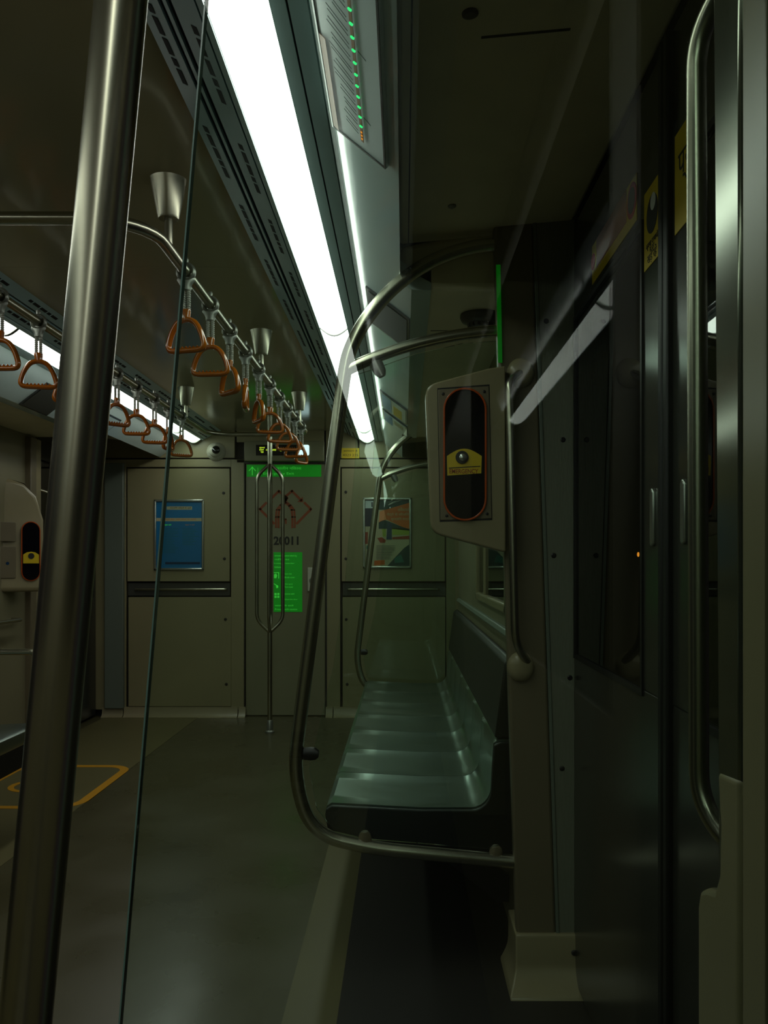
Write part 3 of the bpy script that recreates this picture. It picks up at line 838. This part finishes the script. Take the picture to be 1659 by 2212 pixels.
# grab handle on the far pillar
t = thing('grab_bar', 'tall steel grab handle on the beige face of the right door pillar', 'grab handle', at(1110, 1400, YPL))
YG = YPL - .05
b = MB(); b.tube(fillet([at(1132, 800, YPL), at(1100, 822, YG), at(1113, 1392, YG), at(1146, 1440, YPL)], [.035, .05], 8), .0115, 14); b.build('bar', 'steel', t, smooth=50)
for (px, py, u) in ((1134, 806, 1), (1134, 1440, -1)):
    b = MB(); c = at(px, py, YPL)
    secs = []
    for k, (s_, dy) in enumerate(((1, .0), (.92, -.012), (.72, -.020), (.4, -.023))):
        secs.append([(c.x - .012 + .038 * s_ * math.cos(2 * PI * j / 20), YPL + dy, c.z + .042 * s_ * math.sin(2 * PI * j / 20)) for j in range(20)])
    b.loft(secs); b.build('mount_pad', 'beige', t, smooth=60)

# near pillar, seen from the bench side
t = thing('door_pillar', 'pale door pillar with a brushed steel side at the right edge of the view', 'door pillar', (.36, .74, 0))
XP = .28
b = MB(); b.box((XP, .655, .0), (.50, .712, Hz(.95))); b.build('beige_face', 'beige', t, bevel=.006)
b = MB(); b.prism([(.712, .90), (.765, .90), (.785, Hz(.95)), (.712, Hz(.95))], 'x', XP, .50); b.build('steel_side', 'pillar_steel', t, bevel=.006)
b = MB()
prof = [(.712, 0), (.812, 0), (.812, .845), (.806, .862), (.790, .870), (.768, .876), (.757, .895), (.755, .94), (.762, .985), (.712, .99)]
b.prism(prof, 'x', XP - .002, .49); b.build('lower_cover', 'beige', t, bevel=.006)
g = thing('grab_bar', 'steel grab handle on the door side of the nearest pillar', 'grab handle', (.29, .84, .87))
b = MB(); b.tube(fillet([(.315, .775, 1.73), (.286, .837, 1.69), (.288, .835, .93), (.32, .775, .89)], .05), .0098, 14); b.build('bar', 'steel', g, smooth=50)

# ================================================================== door leaves (right doorway)
DC = 1.52
def leaf(X, ya, yb, meet, label, k):
    wy0, wy1 = (ya + .165, yb - .06) if meet == 'a' else (ya + .06, yb - .165)
    wz0, wz1 = .92, 1.83
    b = MB(); x0, x1 = X(XD), X(XD + .04)
    zt = Hz(.93)
    b.box((x0, ya, .02), (x1, yb, wz0)); b.box((x0, ya, wz1), (x1, yb, zt)); b.box((x0, ya, wz0), (x1, wy0, wz1)); b.box((x0, wy1, wz0), (x1, yb, wz1))
    o = b.build('door_%d' % k, 'door_steel', bevel=.003)
    tag(o, label, 'door', kind='structure'); LOC[o.name] = o.location.copy()
    b = MB(); b.box((X(XD + .002), wy0, wz0), (X(XD + .008), wy1, wz1)); b.build('door_glass', 'window_glass', o)
    b = MB()
    for (a, c, d, e) in ((wy0 - .012, wy1 + .012, wz0 - .012, wz0), (wy0 - .012, wy1 + .012, wz1, wz1 + .012), (wy0 - .012, wy0, wz0, wz1), (wy1, wy1 + .012, wz0, wz1)):
        b.box((X(XD - .004), a, d), (X(XD + .01), c, e))
    b.build('window_gasket', 'black', o)
    e = ya if meet == 'a' else yb
    b = MB(); s_ = 1 if meet == 'a' else -1
    b.box((X(XD - .012), e, .02), (X(XD + .02), e + s_ * .022, zt)); b.build('edge_gasket', 'black', o, bevel=.004)
    yc = e + s_ * .085
    b = MB(); b.prism(stadium(yc, 1.255, .010, .055, 8), 'x', X(XD - .006), X(XD + .002)); b.build('finger_pull', 'alu', o, bevel=.003)
    return o
d2 = leaf(RX, DC + .004, 2.40, 'a', 'far sliding door leaf of the right doorway with yellow stickers', 2)
b = MB(); b.lathe([(.0045, 0), (.0045, .002), (.002, .003)], (XD, 1.712, 1.186), (-1, 0, 0), 12); b.build('outside_lamp_dot', 'led_amber', d2, label='tiny amber dot for a lamp outside')  # glowing dot added on the leaf, stands in for a lamp outside
leaf(RX, .70, DC - .004, 'b', 'near sliding door leaf of the right doorway, mostly behind the pillar', 3)
leaf(mx, DC + .004, 2.40, 'a', 'far sliding door leaf of the left doorway outside the view', 4)
leaf(mx, .70, DC - .004, 'b', 'near sliding door leaf of the left doorway outside the view', 5)
leaf(RX, 5.90, 6.48, 'a', 'far door leaf on the right by the end wall', 6); leaf(RX, 5.32, 5.892, 'b', 'near door leaf on the right by the end wall', 7)
leaf(mx, 5.90, 6.48, 'a', 'far door leaf on the left by the end wall', 8); leaf(mx, 5.32, 5.892, 'b', 'near door leaf on the left by the end wall', 9)
# door stickers
XS = XD - .0015
t = thing('door_sticker', 'long yellow warning strip with a red circle above the door window', 'sticker', (XS, 1.93, 1.90))
b = MB(); b.box((XS, 1.725, 1.86), (XD - .0003, 2.13, 1.955)); b.build('sheet', 'yellow', t)
b = MB(); b.box((XS - .0006, 1.80, 1.885), (XS, 2.08, 1.955)); b.build('print', 'stripe', t)
for yc in (1.757, 2.115):
    b = MB(); b.lathe([(.036 if yc < 2 else .02, 0), (.036 if yc < 2 else .02, .0012)], (XS, yc, 1.912), (-1, 0, 0), 24); b.build('red_disc', 'red', t)
b = MB(); b.lathe([(.026, 0), (.026, .0006)], (XS - .0012, 1.757, 1.912), (-1, 0, 0), 24); b.build('disc_centre', 'dark_panel', t)
t = thing('door_sticker', 'yellow sticker with a black oval picture on the far door stile', 'sticker', (XS, 1.615, 1.74))
b = MB(); b.box((XS, 1.563, 1.735), (XD - .0003, 1.668, 1.885)); b.build('sheet', 'yellow', t)
b = MB(); b.lathe([(.036, 0), (.036, .0008)], (XS, 1.614, 1.828), (-1, 0, 0), 28); pc = b.build('picture', 'ink', t)
b = MB(); b.lathe([(.016, 0), (.016, .0006)], (XS - .0008, 1.606, 1.848), (-1, 0, 0), 18); b.build('pale_patch', 'white', pc)
text('lettering', 'कृपया दरवाजे', 'ink', t, face_aisle((XS - .0004, 1.615, 1.776)), width=.075)
text('lettering', 'से दूर', 'ink', t, face_aisle((XS - .0004, 1.615, 1.764)), width=.03)
text('lettering', 'खड़े रहें', 'ink', t, face_aisle((XS - .0004, 1.615, 1.750)), width=.06)
t = thing('door_sticker', 'yellow sticker with black letters on the near door leaf behind the handle', 'sticker', (XS, 1.42, 1.74))
b = MB(); b.box((XS, 1.345, 1.735), (XD - .0003, 1.480, 1.905)); b.build('sheet', 'yellow', t)
text('lettering', 'प्र', 'ink', t, face_aisle((XS - .0004, 1.43, 1.835)), width=.06, height=.055)

# ================================================================== bench
t = thing('bench', 'brushed steel bench with shallow seat pans along the right wall', 'bench', (.05, 3.8, 0))
BY0, BY1, NS = 2.56, 5.20, 7
def seat_profile():
    p = [(-.228, .395), (-.233, .425), (-.230, .442), (-.215, .452), (-.10, .446), (.05, .438), (.16, .438)]
    for k in range(7):
        a = -PI / 2 + PI / 2 * k / 6; p.append((.20 + .06 * math.cos(a), .498 + .06 * math.sin(a)))
    p += [(.263, .56), (.268, .63), (.285, .64), (.322, .64)]
    return p
pw = (BY1 - BY0) / NS
for i in range(NS):
    ya = BY0 + pw * i; prof = seat_profile(); N = 12
    secs = []
    for k in range(N + 1):
        u = k / N; y = ya + .002 + (pw - .004) * u
        dip = .012 * (1 - (2 * u - 1) ** 4) * 0.8
        sec = []
        for (x, z) in prof:
            if -.2 < x < .27: z2 = z - dip * (1 if z < .5 else .3); x2 = x + (dip * .6 if z > .45 and x > .2 else 0)
            else: z2, x2 = z, x
            sec.append((x2, y, z2))
        secs.append(sec + [(x + .006, y, z - .010) for x, _, z in sec[::-1]])
    b = MB(); b.loft(secs); b.build('seat_pan', 'bench', t, smooth=40)
b = MB(); b.prism([(.272, .645), (.302, .87), (.318, .885), (.330, .885), (.330, .645)], 'y', BY0, BY1); b.build('backrest', 'black', t, bevel=.01)
b = MB(); b.prism([(x, z - .004) for x, z in seat_profile()] + [(.328, .30), (-.18, .33), (-.222, .36)], 'y', BY0 - .02, BY0 - .002); b.build('end_panel', 'black', t, bevel=.004)
b = MB(); b.prism([(x, z - .004) for x, z in seat_profile()] + [(.328, .30), (-.18, .33), (-.222, .36)], 'y', BY1 + .002, BY1 + .02); b.build('end_panel', 'black', t, bevel=.004)
for y in (2.75, 3.88, 5.0):
    b = MB(); b.prism([(-.12, .42), (-.06, .42), (.336, .16), (.336, .08), (.30, .08)], 'y', y, y + .04); b.build('bracket', 'black', t)

# ================================================================== end wall fittings
# camera dome
t = thing('security_camera', 'white ball security camera with black lens on the end wall top', 'camera', at(467, 978, YE))
c = at(467, 976, YE)
b = MB(); b.lathe([(.072, 0), (.070, .012), (.058, .03), (.05, .04)], c, (0, -1, 0), 28); b.build('mount', 'dome_white', t, smooth=50)
b = MB(); prof = [(.048 * math.cos(a), .04 + .048 * math.sin(a)) for a in [k * PI / 2 / 8 for k in range(8)]]; b.lathe(prof, c, (0, -1, 0), 28); b.build('ball', 'dome_white', t, smooth=50)
b = MB(); b.lathe([(.030, .072), (.030, .088), (.024, .096), (.010, .099)], c + Vector((.006, 0, 0)), (.12, -1, .05), 24); b.build('lens', 'lens', t, smooth=50)
# destination display
YS = YE - .05
t = thing('led_display', 'dark display box with yellow dot text above the end door', 'display', at(612, 995, YE))
b = MB(); a = xz(527, 996, YS); c2 = xz(700, 952, YS); b.box((a[0], YS, a[1]), (c2[0], YE + .0, c2[1])); b.build('casing', 'door_grey', t, bevel=.008)
b = MB(); b.rect(553, 961, 641, 984, YS - .001, .003); b.build('screen', 'screen', t)
b = MB(); a = xz(642, 984, YS); c2 = xz(668, 961, YS); b.prism(rrect(a[0], a[1], c2[0], c2[1], .012), 'y', YS - .004, YS - .001); b.build('side_screen', 'lcd', t, label='small lit white screen')
for (body, px, py, wpx) in (('मुंबई', 566, 967, 12), ('लाइन', 565, 972, 10), ('शहर', 566, 977, 7), ('अगला स्टेशन है', 603, 972, 58)):
    text('lettering', body, 'led_text', t, face_cam(at(px, py, YS - .0045)), width=wpx * YS / F, height=(3.6 if wpx < 20 else 6.5) * YS / F, bold=.02)
# yellow notice
t = thing('notice_sticker', 'small yellow notice with black print at the top of the right end panel', 'sticker', at(757, 989, YE))
b = MB(); b.rect(738, 968, 776, 990, YE - .0005, .001); b.build('sheet', 'yellow', t)
text('lettering', 'सावधान है', 'ink', t, face_cam(at(757, 974, YE - .002)), width=30 * YE / F, height=4.5 * YE / F)
text('lettering', '4323 235', 'ink', t, face_cam(at(757, 983, YE - .002)), width=33 * YE / F, height=5 * YE / F)
# emergency exit strip
t = thing('exit_sign', 'glowing green emergency exit strip with an arrow along the top of the end door', 'sign', at(613, 1030, YD))
b = MB(); b.rect(533, 1004, 694, 1030, YD, .001); b.build('sheet', 'green_glow', t)
b = MB(); b.stroke([(545, 1026), (545, 1009)], 1.8, YD - .001); b.stroke([(538, 1017), (545, 1009), (552, 1017)], 1.8, YD - .001); b.stroke([(557, 1010), (557, 1024)], .8, YD - .001); b.build('arrow', 'green_text', t)
text('lettering', 'आपातकालीन निकास', 'green_text', t, face_cam(at(612, 1011, YD - .0016)), width=78 * YD / F, height=7 * YD / F)
text('lettering', 'Emergency Exit', 'green_text', t, face_cam(at(602, 1023.5, YD - .0016)), width=66 * YD / F, height=6.5 * YD / F)
# metro emblem and number on the door
t = thing('door_emblem', 'brown arrow-and-track emblem printed on the end door', 'emblem', at(616, 1140, YD))
b = MB()
def em(x, y): return (540 + x / 6.506, 1000 + y / 6.506)
for mirror in (False, True):
    f = (lambda x, y: em(2 * 498 - x, y)) if mirror else em
    W2 = 5.2
    b.stroke([f(505, 525), f(475, 495), f(590, 395), f(720, 525)], W2, YD)
    b.poly([f(740, 470), f(748, 552), f(662, 548), f(705, 520)] if not mirror else [f(662, 548), f(748, 552), f(740, 470), f(705, 520)], YD)
    b.stroke([f(768, 562), f(856, 650), f(660, 850)], W2, YD)
    for (o_, w_) in ((-14, 4.6), (22, 3.6)):
        b.stroke([f(480 - o_ * .5 + 14, 545 - o_), f(560 + o_ * .5, 600 - o_ * .3), f(600 + o_, 660), f(610 + o_, 760), f(610 + o_, 905)], w_ * 1.0, YD)
b.stroke([em(480, 810), em(505, 790), em(505, 850)], 3.4, YD)
b.build('print', 'brown_print', t)
t2 = thing('car_number', 'black car number 20011 printed on the end door', 'number', at(618, 1178, YD))
text('lettering', '20011', 'ink', t2, face_cam(at(618, 1168, YD - .0006)), width=54 * YD / F, height=19 * YD / F, bold=.035)
# green instruction sheet
t = thing('instruction_sticker', 'glowing green emergency instruction sheet on the end door', 'sign', at(623, 1322, YD))
b = MB(); b.rect(591, 1193, 653, 1322, YD, .001); b.build('sheet', 'green_glow', t)
for (body, py, wpx, cx, hpx) in (('आपातकाल में दरवाजा खोलने हेतु', 1201, 48, 617, 5), ('निर्देश', 1209, 32, 609, 5), ('In emergency open door', 1217, 44, 614, 4), ('follow', 1225, 14, 600, 4)):
    text('lettering', body, 'green_text', t, face_cam(at(cx, py, YD - .0012)), width=wpx * YD / F, height=hpx * YD / F)
for (body, py, wpx) in (('कवर तोड़ें', 1240, 15), ('Break cover', 1247, 22), ('लीवर घुमाएं', 1262, 17), ('Turn lever', 1268, 18), ('दरवाजा खोलें', 1283, 21), ('Open the door', 1295, 28)):
    text('lettering', body, 'green_text', t, face_cam(at(615 + wpx / 2, py, YD - .0012)), width=wpx * YD / F, height=3.6 * YD / F)
for (body, py, wpx) in (('सावधानी बरतें', 1308, 40), ('Proceed with caution', 1316, 48)):
    text('lettering', body, 'green_text', t, face_cam(at(594 + wpx / 2, py, YD - .0012)), width=wpx * YD / F, height=3.8 * YD / F)
for k, py in enumerate((1243, 1265, 1287)):
    b = MB()
    if k == 0: b.stroke([(592, py - 6), (602, py - 6), (602, py + 6)], 1.6, YD - .001); b.poly([(592, py - 2), (596, py - 4), (599, py), (597, py + 6), (592, py + 6)], YD - .001)
    elif k == 1: b.stroke([(592, py - 4), (600, py + 1)], 1.6, YD - .001); b.poly([(596, py), (601, py), (601, py + 5), (597, py + 6)], YD - .001)
    else:
        for (u, v) in ((0, 0), (6, 0), (0, 6), (6, 6)): b.rect(593 + u, py - 6 + v, 597.5 + u, py - 1.5 + v, YD - .001)
    b.build('pictogram', 'green_text', t)
# posters
def poster(x0, y0, x1, y1, name, label, cat):
    Y = YE - .003
    t = thing(name, label, cat, at((x0 + x1) / 2, y1, Y))
    a = xz(x0, y1, Y); c = xz(x1, y0, Y); fw = .018
    b = MB()
    prof = lambda u: u
    for (xa, za, xb, zb_) in ((a[0], a[1], c[0], a[1] + fw), (a[0], c[1] - fw, c[0], c[1]), (a[0], a[1], a[0] + fw, c[1]), (c[0] - fw, a[1], c[0], c[1])):
        b.box((xa, Y - .014, za), (xb, Y, zb_))
    b.build('frame', 'alu', t, bevel=.005)
    return t, Y - .002
t, YB = poster(333, 1079, 441, 1232, 'notice_poster', 'blue printed notice in an aluminium frame on the left end panel', 'poster')
b = MB()
b.mi(0).rect(338, 1084, 436, 1227, YB, .001)
Y2 = YB - .001
b.mi(1).rect(338, 1119, 436, 1126, Y2, .0006); b.rect(360, 1094, 415, 1101, Y2, .0006)
b.mi(2).rect(357, 1214, 432, 1219, Y2, .0006)
b.mi(3)
for k in range(20):
    y = 1141 + k * 3.5
    if k < 16: b.rect(345, y, 345 + random.uniform(24, 42), y + .7, Y2, .0005)
    if k < 11: b.rect(394, y, 394 + random.uniform(22, 36), y + .7, Y2, .0005)
sh = b.build('sheet', ['blue', 'cream', 'blue_dark', 'teal'], t)
text('lettering', 'पश्चिमी दिल्ली से जुड़ी', 'ink', t, face_cam(at(390, 1097.5, YB - .002)), width=46 * YB / F, height=4.6 * YB / F)
text('lettering', 'मेट्रो सेवा अपने समय पर चलेंगी', 'orange_print', t, face_cam(at(390, 1122.5, YB - .002)), width=68 * YB / F, height=4.6 * YB / F)
text('lettering', 'क्या करें', 'green_text', t, face_cam(at(362, 1134, YB - .002)), width=16 * YB / F, height=4 * YB / F)
text('lettering', 'क्या न करें', 'peach', t, face_cam(at(410, 1134, YB - .002)), width=20 * YB / F, height=4 * YB / F)
t, YB = poster(784, 1075, 889, 1228, 'advert_poster', 'colourful orange and teal advert in an aluminium frame on the right end panel', 'poster')
b = MB(); Y2 = YB - .001
def pp_(x, y): return (770 + x / 11.643, 1060 + y / 11.643)
def pol(m, pts, lev=0): b.mi(m); b.poly([pp_(*p) for p in pts], YB - .001 - lev * .0004, .0006)
b.mi(0).rect(787, 1080, 886, 1225, YB, .001)
pol(1, [(195, 235), (1370, 235), (1370, 300), (760, 480), (600, 480), (195, 480)])
pol(2, [(590, 520), (760, 470), (1370, 290), (1370, 980), (1150, 910), (760, 730), (560, 800)], 1)
pol(3, [(585, 520), (700, 500), (750, 720), (620, 760), (560, 800)], 2)
pol(4, [(195, 440), (470, 440), (440, 900), (195, 900)], 1)
pol(5, [(640, 960), (740, 960), (740, 1160), (660, 1150)], 2); pol(5, [(900, 930), (1370, 980), (1370, 1110), (900, 1110)], 1)
pol(6, [(560, 800), (680, 730), (780, 760), (1150, 910), (1370, 975), (1370, 1010), (900, 960), (560, 960)], 1)
pol(7, [(780, 780), (890, 830), (890, 1230), (750, 1230)], 3)
pol(8, [(200, 1040), (290, 1040), (285, 1340), (205, 1340)], 2); pol(8, [(520, 1190), (640, 1170), (740, 1240), (720, 1310), (600, 1310)], 3); pol(8, [(900, 1170), (1330, 1130), (1330, 1220), (900, 1220)], 2)
pol(9, [(780, 1890), (950, 1700), (1200, 1440), (1370, 1320), (1370, 1890)], 2); pol(10, [(950, 1700), (1120, 1600), (1200, 1800), (960, 1820)], 3)
pol(2, [(450, 1760), (710, 1740), (710, 1860), (440, 1880)], 2)
pol(10, [(255, 1380), (340, 1370), (350, 1450), (300, 1490), (250, 1460)], 2)
pol(11, [(205, 250), (470, 250), (460, 440), (205, 440)], 2)
pol(4, [(375, 290), (410, 290), (405, 410), (375, 410)], 3)
b.mi(4)
for k in range(14):
    y = 1380 + k * 26
    b.poly([pp_(500, y), pp_(random.uniform(800, 1000), y), pp_(990 - k * 10, y + 7), pp_(500, y + 7)][:4], YB - .0018, .0004)
b.build('sheet', ['cream', 'teal_dark', 'orange_print', 'peach', 'navy', 'lime', 'teal_dark', 'blue_dark', 'rust', 'teal_dark', 'teal', 'route'], t)
for (body, cx, cy, wpx) in (('निवेशको', 1180, 470, 25), ('मेट्रो से कीजिये', 1040, 600, 48), ('सुरक्षित यात्रा', 1100, 715, 40)):
    x, y = pp_(cx, cy); text('lettering', body, 'cream', t, face_cam(at(x, y, YB - .0035)), width=wpx * YB / F, height=8 * YB / F)

# ================================================================== left side
# wheelchair bay marking
t = thing('floor_marking', 'yellow rounded wheelchair bay outline painted on the floor at the left', 'floor marking', (-1.95, 4.4, .002))
x1 = -1.545; x0_ = -2.20; ya, yb = 4.06, 4.93
b = MB()
def ring2(o1, o2, z0, z1):
    n = len(o1)
    vs = [(x, y, z1) for x, y in o1] + [(x, y, z1) for x, y in o2] + [(x, y, z0) for x, y in o1] + [(x, y, z0) for x, y in o2]
    fs = []
    for i in range(n):
        j = (i + 1) % n
        fs += [(i, j, j + n, i + n), (i, i + 2 * n, j + 2 * n, j), (i + n, j + n, j + 3 * n, i + 3 * n)]
    b.add(vs, fs)
ring2(rrect(x0_, ya, x1, yb, .14, 8), rrect(x0_ + .045, ya + .045, x1 - .045, yb - .045, .10, 8), .002, .0035)
b.build('outline', 'floor_yellow', t)
b = MB()
cx, cy = -1.93, 4.48
for k in range(18):
    a = math.radians(100 + 14 * k); a2 = math.radians(100 + 14 * (k + 1))
    b.prism([(cx + .13 * math.cos(a), cy + .13 * math.sin(a)), (cx + .13 * math.cos(a2), cy + .13 * math.sin(a2)), (cx + .10 * math.cos(a2), cy + .10 * math.sin(a2)), (cx + .10 * math.cos(a), cy + .10 * math.sin(a))], 'z', .002, .0035)
b.box((cx - .02, cy + .02, .002), (cx + .015, cy + .2, .0035)); b.box((cx - .02, cy - .005, .002), (cx + .15, cy + .03, .0035)); b.box((cx + .12, cy - .16, .002), (cx + .15, cy, .0035)); b.box((cx + .12, cy - .17, .002), (cx + .20, cy - .14, .0035))
b.lathe([(.035, .002), (.035, .0035)], (cx, cy + .25, 0), n=18)
b.build('wheelchair_symbol', 'floor_yellow', t)
# left bench before the bay
t = thing('bench', 'dark ended steel bench at the left edge with a bright front lip', 'bench', (mx(.05), 3.2, 0))
LB1 = 3.84
prof = seat_profile(); mp = lambda p: (mx(p[0]), p[1])
b = MB(); secs = [[(mx(x), y, z) for x, z in prof] + [(mx(x + .006), y, z - .010) for x, z in prof[::-1]] for y in (2.56, LB1)]
b.loft(secs); b.build('seat_pan', 'bench', t, smooth=40)
b = MB(); b.prism([mp((x, z - .004)) for x, z in prof] + [mp((.335, .26)), mp((-.18, .28)), mp((-.222, .33))], 'y', LB1 + .002, LB1 + .02); b.build('end_panel', 'black', t, bevel=.004)
b = MB(); b.box((mx(-.222), 2.56, .29), (mx(-.17), LB1, .42)); b.build('front_skirt', 'black', t)
# bench arm rail
t = thing('arm_rail', 'curved steel arm rail at the end of the left bench', 'arm rail', (-1.9, 3.95, .7))
b = MB(); z = HC - 193 * 3.95 / F; b.tube(fillet([(mx(.418), 3.95, z), (-1.70, 3.95, z), (-1.655, 3.95, z - .05), (-1.64, 3.95, .36), (mx(.418), 3.95, .33)], [.1, .06, .12], 8), .015, 14); b.build('tube', 'steel', t, smooth=50)
# wheelchair bay wall rail
t = thing('grab_rail', 'straight steel wall rail in the wheelchair bay at the left edge', 'grab rail', (mx(.28), 4.75, .83))
b = MB(); b.tube(fillet([(mx(.42), 4.3, .838), (mx(.36), 4.3, .838), (mx(.36), 4.98, .838), (mx(.42), 4.98, .838)], .03), .011, 12); b.build('tube', 'steel', t, smooth=50)
b = MB(); b.prism([(mx(.37), .0), (mx(.42), 0), (mx(.42), .09), (mx(.405), .09), (mx(.40), .03), (mx(.385), .012)], 'y', 3.9, 5.28)
tag(b.build('baseboard_wall', 'beige', smooth=30), 'cream coved skirting along the wheelchair bay wall', 'skirting', kind='structure')
# left intercom housing, turned towards the aisle
base = Vector((mx(.415), 4.98, 1.0))
t = thing('emergency_intercom', 'beige bulging intercom housing with two small flaps at the left edge', 'intercom', base)
hw = .17
def lp(u, v, d):   # u across, v up, d outwards (towards +X and the camera)
    a = math.radians(38)
    ex = Vector((math.cos(a), math.sin(a), 0)); nn = Vector((math.sin(a), -math.cos(a), 0))
    return base + Vector((.02, -.06, 0)) + ex * u + nn * d + Vector((0, 0, v))
outl = [(-hw, 0.0), (hw * .95, 0.0), (hw, .03), (hw, .42), (hw * .8, .56), (hw * .45, .635), (0, .655), (-hw, .66)]
secs = []
for d, s_ in ((-.10, 1.0), (.0, 1.0), (.03, .985), (.042, .95)):
    secs.append([lp(u * s_, .33 + (v - .33) * s_, d - (.05 * max(0, (v - .42) / .24) if d > -.05 else 0)) for u, v in outl])
b = MB(); b.loft(secs); b.build('housing', 'beige', t, bevel=.012, segs=4)
def lpoly(pts, d0, d1, name, m, par=t, **k):
    b = MB(); n = len(pts)
    b.loft([[lp(u, v, d0) for u, v in pts], [lp(u, v, d1) for u, v in pts]]); return b.build(name, m, par, **k)
lpoly(stadium(.095, .235, .052, .172, 10), .040, .050, 'rim', 'amber_rim', label='orange plastic rim')
lpoly(stadium(.095, .235, .047, .167, 10), .040, .0515, 'window', 'screen')
lb2 = lpoly([(.052, .165), (.138, .165), (.138, .215), (.118, .228), (.095, .232), (.072, .228), (.052, .215)], .050, .0535, 'label_plate', 'yellow', label='yellow label plate')
b = MB(); b.lathe([(.017, 0), (.017, .003)], lp(.095, .207, .0535), lp(0, 0, 1) - lp(0, 0, 0), 16); b.build('button', 'ink', t)
lpoly(rrect(-.085, .29, .015, .40, .006), .040, .045, 'flap', 'beige_dark', bevel=.002)
lpoly(rrect(-.085, .08, .015, .26, .006), .040, .045, 'flap', 'beige_dark', bevel=.002)
b = MB(); b.lathe([(.009, 0), (.009, .002)], lp(-.03, .165, .045), lp(0, 0, 1) - lp(0, 0, 0), 12); b.build('flap_key', 'blue_dark', t)
# left pillars
for (xa, y0p, y1p, m, lab) in ((.385, 5.16, 5.24, 'beige_dark', 'narrow dark beige pillar right of the left intercom'), (.395, 5.25, 5.33, 'beige', 'paler narrow pillar at the left door, by its handle')):
    b = MB(); b.box((mx(xa), y0p, 0), (mx(.52), y1p, Hz(.76)))
    tag(b.build('door_pillar', m, bevel=.006), lab, 'door pillar')
t = thing('grab_bar', 'thin dark grab handle on the left door pillar', 'grab handle', (mx(.38), 5.34, 1.2))
b = MB(); b.tube(fillet([(mx(.40), 5.335, 1.62), (mx(.345), 5.36, 1.60), (mx(.345), 5.36, .95), (mx(.40), 5.335, .92)], .04), .011, 12); b.build('bar', 'steel', t, smooth=50)
